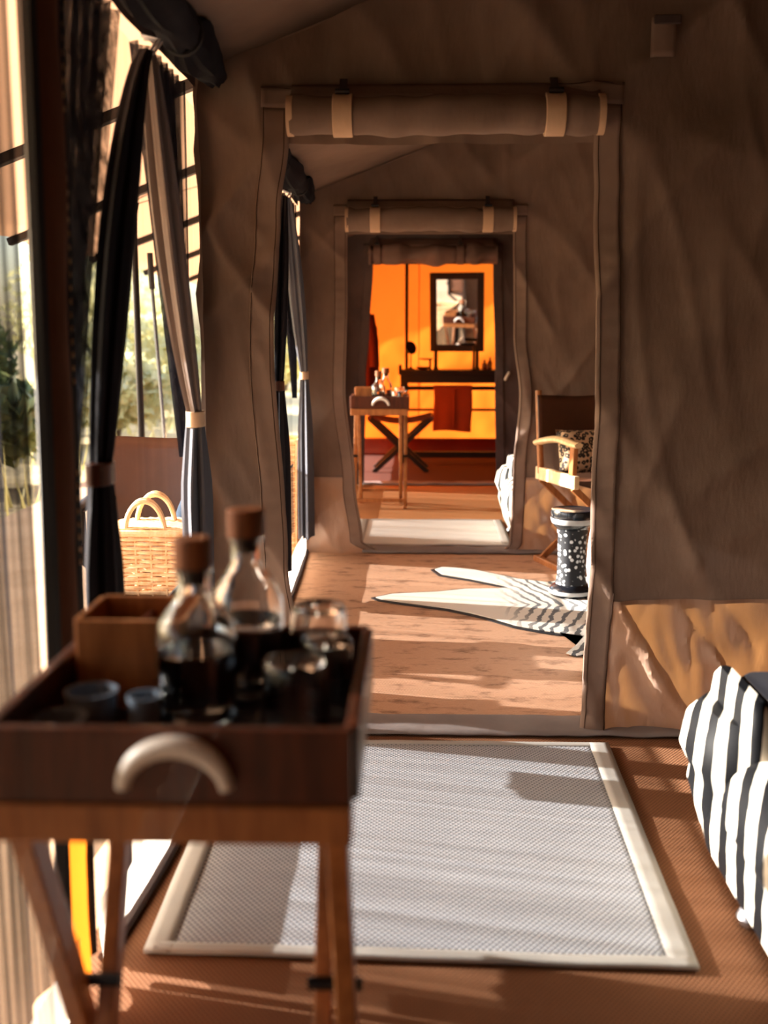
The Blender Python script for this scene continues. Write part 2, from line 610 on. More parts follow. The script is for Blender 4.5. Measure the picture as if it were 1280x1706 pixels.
ceil = struct('ceiling')
def ceil_panel(x0, x1, y0, y1, sd):
    def f(u, v):
        x, y = lerp(x0, x1, u), lerp(y0, y1, v)
        edge = math.sin(PI * u) * math.sin(PI * v)
        return (x, y, ceil_z(x) - 0.05 * edge + 0.008 * noise.noise(Vector((x * 3, y * 2, sd))) * edge)
    obj('roof_panel', MB().grid(f, 20, 24), 'ceiling', ceil, smooth=True, thick=0.003)
for i, (a, b) in enumerate(((-1.7, W1), (W1, W2), (W2, W3), (W3, W4))):
    ceil_panel(XL, XRIDGE, a, b, i)
    ceil_panel(XRIDGE, XR, a, b, i + 9)

def partition(name, Y, xl, xr, ztop, mat, skirtmat, seed, amp=0.016, hem=0.075, hemmat='hem', detail=True):
    """canvas partition with a walk-through opening; xl(z), xr(z) give the edges of the opening"""
    w = struct(name)
    def D(x, z):
        return wrinkle(x, z, seed, amp)
    cz = lambda x: ceil_z(x) + 0.01
    def side(x_of, z0, z1, nu, nv, m, nm, extra=0.0):
        def f(u, v):
            z = lerp(z0, z1, v)
            x = x_of(u, min(z, 2.0))
            if z1 > 1:
                z = lerp(z0, cz(x), v)
                x = x_of(u, z)
            d = D(x, z)
            if extra:
                d -= 0.003
                d += wrinkle(x * 1.3, z * 1.3, seed + 21, extra) * math.sin(PI * min(1, v)) ** 0.7 * max(0, min(1, max(xl(z) - x, x - xr(z)) / 0.16 - 0.5))
            return (x, Y + d, z)
        return obj(nm, MB().grid(f, nu, nv), m, w, smooth=True)
    side(lambda u, z: lerp(XL + 0.005, xl(z), u), SKIRT, 2.2, 30, 110, mat, 'canvas_panel')
    side(lambda u, z: lerp(XL + 0.005, xl(z), u), 0.0, SKIRT + 0.012, 30, 36, skirtmat, 'skirt_panel', amp)
    side(lambda u, z: lerp(xr(z), 1.9, u), SKIRT, 2.2, 100, 120, mat, 'canvas_panel')
    side(lambda u, z: lerp(1.9, XR, u), 0.0, 2.2, 30, 50, mat, 'canvas_panel')
    side(lambda u, z: lerp(xr(z), 1.9, u), 0.0, SKIRT + 0.012, 110, 44, skirtmat, 'skirt_panel', amp * 1.6)
    def ftop(u, v):
        x = lerp(xl(ztop), xr(ztop), u)
        z = lerp(ztop, cz(x), v)
        return (x, Y + D(x, z), z)
    obj('header_panel', MB().grid(ftop, 60, 30), mat, w, smooth=True)
    def pucker(z, u):
        return 0.0022 * math.sin(z * 95 + 3 * math.sin(z * 9)) * (0.3 + u * 0.7)
    def strip(e, sgn):
        def f(u, v):
            z = lerp(0.0, ztop + 0.10, v)
            x = e(z) + sgn * (u * hem - 0.003)
            return (x, Y + D(x, z) - 0.006 + pucker(z, u), z)
        return obj('hem', MB().grid(f, 6, 150), hemmat, w, smooth=True, thick=0.005)
    strip(xl, -1)
    strip(xr, 1)
    def fh(u, v):
        x = lerp(xl(ztop) - hem, xr(ztop) + hem, u)
        z = ztop + 0.10 + v * 0.06
        return (x, Y + D(x, z) - 0.006 + 0.0015 * math.sin(x * 85), z)
    obj('hem', MB().grid(fh, 80, 4), hemmat, w, smooth=True, thick=0.004)
    if detail:
        for e, sgn in ((xl, -1), (xr, 1)):
            for off in (0.010, hem - 0.006):
                pts = []
                for k in range(90):
                    z = lerp(0.02, ztop + 0.1, k / 89)
                    x = e(z) + sgn * off
                    pts.append((x, Y + D(x, z) - 0.0092 + pucker(z, off / hem), z))
                obj('seam', MB().tube(pts, 0.0014, 5), 'thread', w, smooth=True)
        pts = []
        for k in range(50):
            x = lerp(xl(ztop) - hem, xr(ztop) + hem, k / 49)
            z = ztop + 0.155 + 0.003 * math.sin(k)
            pts.append((x, Y + D(x, z) - 0.0088, z))
        obj('seam', MB().tube(pts, 0.0014, 5), 'thread', w, smooth=True)
    def ft(u, v):
        x = lerp(xl(0.05) - 0.02, 1.9, u)
        y = lerp(Y - 0.05, Y + 0.12, v)
        z = 0.010 + 0.012 * math.sin(PI * v) + 0.006 * noise.noise(Vector((x * 9, v * 2, seed)))
        return (x, y, z)
    obj('threshold_strip', MB().grid(ft, 90, 6), 'sod', w, smooth=True, thick=0.006)
    return w

xl1 = curve([(0, -0.33), (0.25, -0.36), (0.55, -0.39), (1.2, -0.425), (1.6, -0.40), (1.81, -0.37), (2.1, -0.37)])
xr1 = curve([(0, 0.535), (0.5, 0.545), (1.2, 0.55), (1.65, 0.53), (1.81, 0.52), (2.1, 0.52)])
partition('wall_middle', W1, xl1, xr1, 1.80, 'canvas', 'skirt', 1.0, 0.030)
xl2 = curve([(0, -0.19), (0.07, -0.295), (0.4, -0.335), (0.95, -0.39), (1.5, -0.375), (1.81, -0.374)])
xr2 = curve([(0, 0.52), (0.06, 0.561), (0.5, 0.575), (0.9, 0.60), (1.25, 0.56), (1.81, 0.549)])
partition('wall_inner', W2, xl2, xr2, 1.80, 'canvas', 'skirt', 5.0, 0.024)
xl3 = curve([(0, -0.42), (0.9, -0.40), (1.3, -0.37), (1.82, -0.34)])
xr3 = curve([(0, 0.70), (0.9, 0.675), (1.82, 0.645)])
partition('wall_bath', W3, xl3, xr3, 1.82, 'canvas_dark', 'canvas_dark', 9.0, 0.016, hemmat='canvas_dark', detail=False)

# end wall of the bathroom in orange canvas, seams and the red groundsheet kerb
wb = struct('wall_back')
def fo(u, v):
    x = lerp(XL, XR, u)
    z = lerp(0.17, ceil_z(x) + 0.01, v)
    return (x, W4 + wrinkle(x, z, 17, 0.012), z)
obj('orange_panel', MB().grid(fo, 90, 50), 'orange', wb, smooth=True)
def fk(u, v):
    x = lerp(XL, XR, u)
    z = lerp(0.0, 0.18, v)
    return (x, W4 - 0.02 + 0.02 * math.sin(PI * v) * (0.6 + noise.noise(Vector((x * 5, 0, 3)))), z)
obj('groundsheet_kerb', MB().grid(fk, 60, 8), 'trim_red', wb, smooth=True, thick=0.004)
for x in (0.05, 1.2, 2.3):
    obj('seam', MB().tube([(x, W4 - 0.012, 0.17 + k * (ceil_z(x) - 0.17) / 20) for k in range(21)], 0.005, 5), 'orange', wb)

wr = struct('wall_right')
for a, b, m in ((-1.7, W1, 'canvas'), (W1, W2, 'canvas'), (W2, W3, 'canvas'), (W3, W4, 'orange')):
    def f(u, v, a=a, b=b):
        y, z = lerp(a, b, u), lerp(0, 2.02, v)
        return (XR + wrinkle(y, z, a, 0.02), y, z)
    obj('canvas_panel', MB().grid(f, 30, 30), m, wr, smooth=True)
wf = struct('wall_front')
def f(u, v):
    x = lerp(XL, XR, u)
    z = lerp(0, ceil_z(x) + 0.01, v)
    return (x, -1.7 + wrinkle(x, z, 31, 0.02), z)
obj('canvas_panel', MB().grid(f, 40, 30), 'canvas', wf, smooth=True)

# left wall: openings onto the veranda between canvas strips
wl = struct('wall_left')
OPEN = [(-1.35, 1.78), (1.92, 3.15), (3.26, 5.95), (6.15, 8.5)]
OZ0, OZ1 = 0.035, 1.95
def lw(y0, y1, z0, z1, m='canvas', nm='canvas_panel', nu=10, nv=40, sd=0, amp=0.012, x=XL):
    def f(u, v):
        y, z = lerp(y0, y1, u), lerp(z0, z1, v)
        return (x + wrinkle(y, z, sd, amp), y, z)
    return obj(nm, MB().grid(f, nu, nv), m, wl, smooth=True)
edges = [-1.7] + [e for o in OPEN for e in o] + [W3]
for i in range(0, len(edges), 2):
    if i == 2:
        continue
    lw(edges[i], edges[i + 1], 0, 2.03, sd=40 + i)
lw(W3, W4, 0.16, 2.03, 'orange', 'orange_panel', sd=60)
for i, (a, b) in enumerate(OPEN):
    lw(a - 0.01, b + 0.01, OZ1, 2.03, 'canvas_dark', 'valance', 24, 4, 70 + i, 0.006)
    # low vinyl lip along the foot of the opening, bound in dark canvas
    def f(u, v, a=a, b=b):
        return (XL + 0.02 + 0.035 * math.sin(PI * u) * (1 - v) + 0.006 * noise.noise(Vector((u * 9, v, i))), lerp(a - 0.01, b + 0.01, u), 0.02 + v * 0.12)
    obj('lip_panel', MB().grid(f, 30, 4), 'lip', wl, smooth=True)
    pts = [(XL + 0.035 * math.sin(PI * k / 24) + 0.022, lerp(a, b, k / 24), 0.014) for k in range(25)]
    obj('sill_roll', MB().tube(pts, 0.014, 8), 'canvas_dark', wl, smooth=True)
# canvas jamb strip between the first two openings, with its zip
def f(u, v):
    z = lerp(0.03, 2.03, v)
    y = lerp(1.755, 1.865, u) + 0.075 * (z / 2.0)
    return (XL + 0.03 * math.sin(PI * u) + wrinkle(y, z, 51, 0.006), y, z)
obj('jamb_strip', MB().grid(lambda u, v: f(u, 0.21 + 0.79 * v), 8, 50), 'jamb', wl, smooth=True)
obj('jamb_foot', MB().grid(lambda u, v: f(u, 0.215 * v), 8, 14), 'jamb_foot', wl, smooth=True)
for off in (-0.012, 0.125):
    pts = [(XL + 0.008, 1.755 + off + 0.075 * (k / 40), lerp(0.05, 2.02, k / 40)) for k in range(41)]
    obj('binding', MB().tube(pts, 0.014, 6), 'webbing', wl, smooth=True)
zp = MB()
for k in range(70):
    z = lerp(0.3, 1.95, k / 69)
    y = 1.872 + 0.075 * (z / 2.0) + 0.006 * noise.noise(Vector((z * 3, 0, 1)))
    w_ = 0.004 * (0.4 + abs(noise.noise(Vector((z * 17, 3, 1)))) * 1.6)
    if noise.noise(Vector((z * 6, 8, 2))) > -0.15:
        zp.box(XL + 0.012, XL + 0.020, y, y + w_, z, z + 0.010)
obj('zip', zp, 'bead', wl)

# ---------------------------------------------------------------- outside
gm = MB()
def f(u, v):
    x, y = lerp(-70, 30, u), lerp(-30, 90, v)
    return (x, y, -0.28 + 0.12 * noise.noise(Vector((x * 0.1, y * 0.1, 4))) + 0.0012 * max(0, -x - 8) ** 2 * 0.3)
gm.grid(f, 60, 60)
g_ = obj('ground', gm, 'ground', smooth=True)
g_['kind'] = 'structure'
deck = obj('floor_2', MB().box(-3.1, XL - 0.03, -3, 14, -0.30, -0.11), m_canvas('deck_matting', hexc(200, 168, 136), hexc(176, 144, 112), weave=200, wr=0.2), bevel=0.01)
deck['kind'] = 'structure'

VX = -2.2
roof = struct('roof')
def fly_z(x):
    return 2.35 + (0.375 * (x - XL) if x < XRIDGE else 0.375 * (2 * XRIDGE - x - XL)) if x > XL else 2.35 + 0.365 * (x - XL)
FLY_END = W4 + 0.38
for x0, x1, nm in ((VX, XL, 'veranda_sheet'), (XL, XRIDGE, 'fly_sheet'), (XRIDGE, XR + 0.4, 'fly_sheet')):
    def f(u, v, x0=x0, x1=x1):
        x, y = lerp(x0, x1, u), lerp(-3, FLY_END, v)
        return (x, y, fly_z(x) - 0.03 * abs(math.sin(y * PI / 1.45)))
    obj(nm, MB().grid(f, 10, 80), 'fly', roof, smooth=True, thick=0.004)
for k in range(11):
    y = -2.9 + 1.45 * k
    obj('rafter', MB().beam((VX, y, fly_z(VX) - 0.035), (XL, y, fly_z(XL) - 0.035), 0.05, 0.04, (0, 1, 0)), 'wood_black', roof, bevel=0.004)

pg = 'slim dark posts along the veranda edge'
for k, y in enumerate((2.0, 6.05, 10.2)):
    p = thing('veranda_post', ['slim dark metal post at the veranda edge, hidden behind the netting',
                               'slim dark metal post seen between the parted curtains above the leather chair',
                               'far slim dark metal post at the end of the veranda'][k], 'post', (-1.58 if k == 1 else -3.0, y, -0.11))
    obj('shaft', MB().tube([(0, 0, 0.012), (0, 0, 2.36)], 0.02, 10), 'metal_dark', p, smooth=True)
    obj('foot_plate', MB().box(-0.05, 0.05, -0.05, 0.05, 0, 0.012), 'metal_dark', p, bevel=0.002)
    obj('brace', MB().tube([(0, 0, 2.0), (0.0, 0.32, 2.36)], 0.012, 8), 'metal_dark', p, smooth=True)
gp = thing('guy_pole', 'thin pale pole leaning outside between the parted curtains', 'pole', (-1.40, 6.1, -0.11))
obj('shaft', MB().tube([(-0.02, 0, 0.0), (-0.10, 0, 1.62)], 0.011, 8), 'metal', gp, smooth=True)
obj('grip', MB().tube([(-0.1, 0, 1.62), (-0.106, 0, 1.82)], 0.017, 8), 'black_cloth', gp, smooth=True)

def leaves_mb(n, rx, ry, rz, size, seed, base=0.0):
    rnd = random.Random(seed)
    mb = MB()
    for _ in range(n):
        while True:
            p = Vector((rnd.uniform(-1, 1), rnd.uniform(-1, 1), rnd.uniform(-1, 1)))
            if 0.35 < p.length < 1:
                break
        c = Vector((p.x * rx, p.y * ry, base + rz + p.z * rz))
        d = Vector((rnd.gauss(0, 1), rnd.gauss(0, 1), rnd.gauss(0.3, 0.8))).normalized()
        s = d.cross(Vector((rnd.gauss(0, 1), rnd.gauss(0, 1), rnd.gauss(0, 1)))).normalized()
        k = size * rnd.uniform(0.6, 1.4)
        mb.add([c - d * k, c + s * k * 0.4, c + d * k, c - s * k * 0.4], [(0, 1, 2, 3)])
    return mb

SPOTS = [(-7.0, 14.6, 1.4, 1.1, 'leaf', 'broad green bush just beyond the netting'), (-9.4, 18.6, 2.0, 2.0, 'leaf', 'tall dark green tree over the netted opening'),
         (-5.2, 19.6, 1.4, 1.0, 'leaf_dry', 'yellowing low bush behind the pale leaning pole'), (-7.4, 25.4, 2.0, 1.6, 'leaf_dry', 'pale yellow bush far behind the dark veranda post'),
         (-13.2, 24.0, 2.4, 2.1, 'leaf', 'distant rounded green tree at the left picture edge'), (-4.4, 15.2, 0.9, 0.6, 'leaf_dry', 'small dry shrub at the end of the veranda'),
         (-4.6, 10.6, 0.9, 0.55, 'leaf', 'small green shrub beside the veranda deck edge'), (-10.0, 33.0, 2.8, 2.4, 'leaf_dry', 'wide pale tree on the horizon between the curtains'),
         (-3.6, 29.0, 1.5, 1.3, 'leaf_dry', 'sunlit bush beyond the far end of the veranda'), (-17, 33.5, 3.2, 2.6, 'leaf', 'largest green tree on the far left horizon')]
for k, (x, y, r, h, m, lab) in enumerate(SPOTS):
    t = thing('bush' if h < 1.8 else 'tree', lab, 'bush' if h < 1.8 else 'tree', (x, y, -0.3))
    obj('foliage', leaves_mb(1500, r, r, h * 0.85, 0.16, k, 0.25), m, t)
    tr = MB()
    for j in range(4):
        a = j * 1.6 + k
        tr.tube([(0.05 * math.cos(a), 0.05 * math.sin(a), 0), (0.15 * r * math.cos(a), 0.15 * r * math.sin(a), h * 0.5), (0.4 * r * math.cos(a), 0.4 * r * math.sin(a), h * 1.2)],
                [0.05, 0.035, 0.015], 6)
    obj('trunk', tr, 'bark', t, smooth=True)
gb = MB()
rnd = random.Random(3)
for _ in range(5200):
    x, y = rnd.uniform(-16, -3.4), rnd.uniform(5, 30)
    if any((x - q[0]) ** 2 + (y - q[1]) ** 2 < (q[2] + 0.3) ** 2 for q in SPOTS):
        continue
    h, a = rnd.uniform(0.25, 0.75), rnd.uniform(0, 2 * PI)
    w = 0.02
    lx, ly = rnd.gauss(0, .12), rnd.gauss(0, .12)
    gb.add([(x - w * math.cos(a), y - w * math.sin(a), -0.35), (x + w * math.cos(a), y + w * math.sin(a), -0.35), (x + lx, y + ly, -0.35 + h)], [(0, 1, 2)])
go = obj('dry_grass', gb, 'grass')
go['kind'] = 'stuff'
tag(go, 'tall dry pale grass growing beyond the veranda', 'grass')

# ---------------------------------------------------------------- curtains and netting on the left wall
def gathered(y0, z0, yt, zt, zb, r_top, r_mid, r_bot, seed, xo=0.0, yb=None, pw=1.1):
    """a curtain hung from a hook, gathered into a tie and hanging straight below it: upper and lower pieces"""
    yb = yt if yb is None else yb
    def ring(c, rx, ry, k, ph):
        pts = []
        for j in range(40):
            a = 2 * PI * j / 40
            w = 1 + 0.22 * math.sin(a * 5 + ph) + 0.12 * math.sin(a * 9 + ph * 2 + seed)
            pts.append((c[0] + math.cos(a) * rx * w, c[1] + math.sin(a) * ry * w, c[2]))
        return pts
    up, lo = [], []
    n = 18
    for i in range(n + 1):
        t = i / n
        bulge = r_mid * (math.sin(PI * t ** 0.9) ** 0.8) + r_top * (1 - t) + 0.024 * t
        y = lerp(y0, yt, t ** pw) + 0.008 * math.sin(t * 5 + seed)
        up.append(ring((XL + 0.02 + xo, y, lerp(z0, zt, t)), 0.010 + bulge * 0.27, bulge, 5, seed + t * 0.9))
    for i in range(12):
        t = i / 11
        rr = lerp(0.026, r_bot, min(1, t * 3.2)) * (1 + 0.08 * math.sin(t * 4 + seed))
        lo.append(ring((XL + 0.02 + xo, lerp(yt, yb, t), lerp(zt, zb, t)), 0.013 + rr * 0.25, rr, 5, seed + 2 + t * 0.5))
    return MB().loft(up), MB().loft(lo)

def tied_curtain(label, y0, yt, zt, zb, m_up, m_lo, seed, rm=0.055, rb=0.075, band='band', xo=0.0, z0=1.90, yb=None, rt=0.012, pw=1.1):
    t = thing('tied_curtain', label, 'curtain', (0, 0, 0))
    a, b = gathered(y0, z0, yt, zt, zb, rt, rm, rb, seed, xo, yb, pw)
    obj('upper_drape', a, m_up, t, smooth=True)
    obj('lower_drape', b, m_lo, t, smooth=True)
    pts = []
    for k in range(24):
        a_ = 2 * PI * k / 24
        pts.append((XL + 0.02 + xo + 0.026 * math.cos(a_), yt + 0.047 * math.sin(a_), zt))
    bm_ = MB()
    bm_.loft([[(p[0], p[1], zt - 0.022) for p in pts], [(p[0] * 1, p[1], zt) for p in pts], [(p[0], p[1], zt + 0.022) for p in pts]])
    obj('tie_band', bm_, band, t, smooth=True, bevel=0.002)
    hk = MB().tube([(XL + 0.01, y0, z0 + 0.03), (XL + 0.05, y0, z0 + 0.02), (XL + 0.02 + xo, y0, z0 - 0.015)], 0.006, 8)
    obj('hook', hk, 'metal', t, smooth=True)
    return t

tied_curtain('grey curtain swept right from the hook, tied with a pale band beside the basket', 2.57, 2.975, 1.015, 0.35, 'curtain_grey', 'curtain_slate', 1.3, rm=0.05, rb=0.08)
tied_curtain('black curtain swept left from the hook, tied behind the canvas jamb strip', 2.545, 2.05, 0.98, 0.30, 'curtain_black', 'curtain_black', 2.2, rm=0.045, rb=0.07, band='wood_dark', yb=2.03, pw=0.75)
tied_curtain('slate curtain with a pale tie band beside the tall wicker hamper in the second room', 5.22, 5.84, 1.03, 0.12, 'curtain_slate', 'curtain_slate', 4.4, rm=0.07, rb=0.09, yb=5.86, xo=0.012)
tied_curtain('black curtain tied at the near side of the second room opening', 5.16, 4.84, 1.02, 0.15, 'curtain_black', 'curtain_black', 5.1, rm=0.04, rb=0.09, band='wood_dark', pw=0.75)

def net(label, ya, yb, seed, m='net', z0=0.06, z1=1.95, folds=9, amp=0.025, ya2=None, yb2=None, x=XL - 0.03, nv=24):
    """hanging net between the y limits at its top (ya..yb) and at its foot (ya2..yb2)"""
    ya2 = ya if ya2 is None else ya2
    yb2 = yb if yb2 is None else yb2
    def f(u, v):
        z = lerp(z0, z1, v)
        k = 1 - v
        y = lerp(lerp(ya, ya2, k), lerp(yb, yb2, k), u)
        d = amp * math.sin(u * folds * 2 * PI + seed + math.sin(u * 7 + seed)) * (0.5 + 0.5 * v)
        return (x + d, y, z)
    o = obj('netting_curtain', MB().grid(f, folds * 8, nv), m, None, smooth=True)
    return tag(o, label, 'netting')
net('dark insect netting over the nearest opening, at the left picture edge', -1.34, 1.77, 0.4, folds=22, amp=0.02)
net('gathered dark netting between the canvas jamb strip and the black curtain', 1.9, 2.44, 1.1, 'net_dense', folds=7, ya2=1.87, yb2=2.03, z0=0.93)
net('narrow dark netting hanging at the foot of the canvas jamb strip', 1.90, 2.0, 6.6, 'net_dense', folds=2, z0=0.1, z1=1.0)
net('gathered dark netting between the grey curtain and the first doorway', 2.66, 3.1, 2.1, 'net_dense', folds=6, ya2=3.02, yb2=3.1, z0=0.9)
net('dark netting gathered behind the slate curtain in the second room', 5.34, 5.93, 3.1, 'net_dense', folds=7, ya2=5.90, yb2=5.94, z0=0.9)
net('dark netting beside the black curtain in the second room', 4.36, 5.05, 4.1, 'net_dense', folds=7, ya2=4.36, yb2=4.75, z0=0.5)
for lab, a, b, fo, ph in (('added fine netting dimming the sun across the first room opening behind the parted curtains', 1.93, 3.165, 6, 6.3),
                          ('added netting dimming the sun over the second room opening, mostly hidden by the first partition', 3.27, 5.94, 18, 7.3),
                          ('added unseen netting dimming the sun over the third room opening beside the distant table', 6.16, 8.49, 14, 8.3)):
    t = thing('netting_curtain', lab, 'netting')  # closed net added to weaken the sun coming through the opening
    for nm, z0, z1, m in (('upper_net', 0.52, 1.95, 'net_fine'), ('sun_filter_net', 0.13, 0.52, 'net_sun_filter')):
        def f(u, v, a=a, b=b, z0=z0, z1=z1, fo=fo, ph=ph):
            return (XL - (0.004 if a > 6 else 0.048) + 0.002 * math.sin(u * fo * 2 * PI + ph), lerp(a, b, u), lerp(z0, z1, v))
        if a > 6 and z0 < 0.5:
            m = 'net'
        obj(nm, MB().grid(f, fo * 8, 12), m, t, smooth=True)
    obj('hem_tape', MB().beam((XL - (0.004 if a > 6 else 0.048), a, 0.52), (XL - (0.004 if a > 6 else 0.048), b, 0.52), 0.012, 0.004, (0, 0, 1)), 'webbing', t)
net_strap = thing('strap_loop', 'black webbing strap looped on the canvas jamb below the table', 'strap', (XL + 0.06, 1.865, 0.0))
pts = [(0.0, 0.02, 0.62), (0.01, 0.05, 0.5), (0.015, 0.09, 0.42), (0.01, 0.06, 0.33), (0.0, 0.03, 0.36), (0.0, 0.02, 0.45)]
obj('webbing', MB().tube(pts, 0.012, 8, flat=0.3), 'webbing', net_strap, smooth=True)
obj('buckle', MB().box(-0.01, 0.02, 0.03, 0.09, 0.20, 0.34), 'webbing', net_strap, bevel=0.004)

# ---------------------------------------------------------------- rolled door flaps
for lab, a, b in (('black canvas window flap rolled up along the eaves of the nearest room', 1.0, 3.17), ('black canvas window flap rolled up along the eaves of the second room', 3.3, 5.9)):
    t = thing('rolled_window_flap', lab, 'window flap')
    rings = []
    for k in range(41):
        y = lerp(a, b, k / 40)
        r = 0.060 * (1 + 0.16 * math.sin(k * 0.8)) * (0.7 if k % 13 == 6 else 1) * (1 - 0.5 * max(0, k - 37) / 3)
        rings.append([(XL + 0.065 + math.cos(2 * PI * j / 20) * r * (0.95 + 0.12 * math.sin(2 * j + k * 0.5)), y, 1.985 + math.sin(2 * PI * j / 20) * r * (1 + 0.14 * math.sin(3 * j + k * 0.4))) for j in range(20)])
    obj('roll', MB().loft(rings), 'curtain_black', t, smooth=True)
    for k in (6, 19, 32):
        y = lerp(a, b, k / 40)
        obj('strap', MB().tube([(XL + 0.065 + math.cos(2 * PI * j / 20) * 0.047, y, 1.985 + math.sin(2 * PI * j / 20) * 0.050) for j in range(20)], 0.008, 6, closed=True), 'webbing', t, smooth=True)
def roll_flap(name_label, Y, x0, x1, z, r, strap_x, m, mstrap, seed, bunch=0.0, drop=0.0):
    t = thing('rolled_door_flap', name_label, 'door flap')
    def prof(k, N):
        x = lerp(x0, x1, k / N)
        rr = r * (1 + 0.05 * math.sin(k * 0.7 + seed))
        for sx in strap_x:
            rr *= 1 - (0.10 + bunch) * math.exp(-((x - sx) / 0.04) ** 2)
        rr *= 1 + bunch * 0.5 * math.sin(k * 0.33 + seed)
        return x, rr
    N = 60
    rings = []
    for k in range(N + 1):
        x, rr = prof(k, N)
        ring = []
        for j in range(26):
            a = 2 * PI * j / 26
            w = 1 + (0.05 + bunch * 0.2) * math.sin(3 * a + x * 11 + seed) + 0.02 * math.sin(x * 37 + a * 2)
            ring.append((x, Y + math.cos(a) * rr * w * 0.85, z + math.sin(a) * rr * w - drop * math.sin(PI * k / N)))
        rings.append(ring)
    obj('roll', MB().loft(rings), m, t, smooth=True)
    # the flap's own cloth from the wall down into the roll
    def f(u, v):
        x = lerp(x0, x1, u)
        return (x, lerp(Y + 0.9 * r, Y - 0.1 * r, v), lerp(z + r * 1.75, z + r * 0.9, v) - drop * math.sin(PI * u))
    obj('hanging_cloth', MB().grid(f, 30, 4), m, t, smooth=True, thick=0.003)
    for sx in strap_x:
        ring = []
        for k in range(22):
            a = 2 * PI * k / 22
            ring.append((Y + math.cos(a) * (r * 0.9 + 0.004), z + math.sin(a) * (r * 1.0 + 0.005) - drop * 0.9))
        w = 0.028
        mb = MB().loft([[(sx - w, a, b) for a, b in ring], [(sx + w, a, b) for a, b in ring]])
        s_ = obj('strap', mb, mstrap, t, smooth=True, bevel=0.002)
        obj('toggle', MB().tube([(sx - 0.02, Y - 0.5 * r, z + r * 1.12), (sx + 0.02, Y - 0.5 * r, z + r * 1.12)], 0.008, 8), 'wood_black', s_, smooth=True)
        obj('loop', MB().beam((sx, Y - 0.2 * r, z + r * 0.9), (sx, Y + 0.8 * r, z + r * 2.0), 0.022, 0.004), 'canvas_dark', s_)
    for xe in (x0, x1):
        ring = [(Y + math.cos(2 * PI * k / 22) * r * 0.9, z + math.sin(2 * PI * k / 22) * r * 1.04) for k in range(22)]
        d = 0.009
        obj('end_binding', MB().loft([[(xe - d, a, b) for a, b in ring], [(xe + d, a, b) for a, b in ring]]), mstrap, t, smooth=True)
    return t
roll_flap('brown canvas door flap rolled up above the nearest doorway with two pale straps', W1 - 0.07, -0.355, 0.525, 1.865, 0.054, (-0.205, 0.395), 'canvas', 'strap', 0.3)
roll_flap('brown canvas door flap rolled up above the second doorway', W2 - 0.07, -0.37, 0.545, 1.872, 0.064, (-0.215, 0.40), 'canvas', 'strap', 2.0)
roll_flap('dark bunched door flap tied above the farthest doorway to the bathroom', W3 - 0.08, -0.36, 0.66, 1.89, 0.075, (-0.30, 0.37), 'canvas_mid', 'canvas_mid', 4.0, bunch=0.3)

tg = thing('door_toggle', 'small pale toggle hung on the dark wall beside the bathroom doorway', 'toggle', (0.77, W3 - 0.03, 0.915))
obj('peg', MB().tube([(-0.015, 0, -0.035), (-0.012, -0.004, -0.02), (0.012, -0.004, 0.022), (0.015, 0, 0.035)], [0.008, 0.011, 0.011, 0.008], 8), 'plastic', tg, smooth=True)
obj('cord', MB().tube([(0, -0.004, 0), (0.01, 0.0, 0.05), (0.0, 0.012, 0.09)], 0.003, 6), 'webbing', tg)

pt = thing('canvas_patch', 'small square canvas pocket sewn high on the wall right of the nearest doorway', 'pocket', (0.70, W1 - 0.035, 2.08))
obj('flap', MB().grid(lambda u, v: (lerp(-0.035, 0.035, u), -0.006 * math.sin(PI * u), lerp(-0.055, 0.05, v)), 6, 6), 'hem', pt, smooth=True, thick=0.006)
obj('strap', MB().box(-0.03, 0.045, -0.016, -0.008, 0.03, 0.055), 'canvas_dark', pt, bevel=0.003)

# ---------------------------------------------------------------- floor mats and zebra hide
def floor_mat(label, corners, field='mat'):
    """corners: back-left, back-right, front-right, front-left on the floor"""
    bl, br, fr, fl_ = [Vector((*c, 0)) for c in corners]
    def at(u, v):
        return bl.lerp(br, u).lerp(fl_.lerp(fr, u), v)
    c = at(0.5, 0.5)
    t = thing('floor_mat', label, 'mat', (c.x, c.y, 0.0))
    hw = 0.058
    def fm(u, v):
        p = at(lerp(0.04, 0.96, u), lerp(0.015, 0.985, v)) - c
        return (p.x, p.y, 0.0085 + 0.002 * noise.noise(Vector((p.x * 4, p.y * 4, 1))))
    obj('woven_field', MB().grid(fm, 40, 40), field, t, smooth=True, thick=0.006)
    W, H = (br - bl).length, (fl_ - bl).length
    for u0, u1, v0, v1, nu, nv in ((0, hw / W, 0, 1, 3, 40), (1 - hw / W, 1, 0, 1, 3, 40), (0, 1, 0, 0.022, 40, 3), (0, 1, 0.972, 1, 40, 3)):
        def fb(u, v, u0=u0, u1=u1, v0=v0, v1=v1):
            p = at(lerp(u0, u1, u), lerp(v0, v1, v)) - c
            return (p.x, p.y, 0.0105 + 0.004 * noise.noise(Vector((p.x * 5, p.y * 5, 2))))
        obj('hem', MB().grid(fb, nu, nv), 'mat_hem', t, smooth=True, thick=0.009)
    return t
floor_mat('large grey woven floor mat with pale hem in the nearest room', ((-0.56, 3.085), (0.603, 3.085), (0.572, 1.92), (-0.546, 1.95)))
floor_mat('pale woven floor mat just beyond the second doorway', ((-0.36, 7.04), (0.60, 7.04), (0.59, 6.16), (-0.36, 6.16)), 'mat_pale')

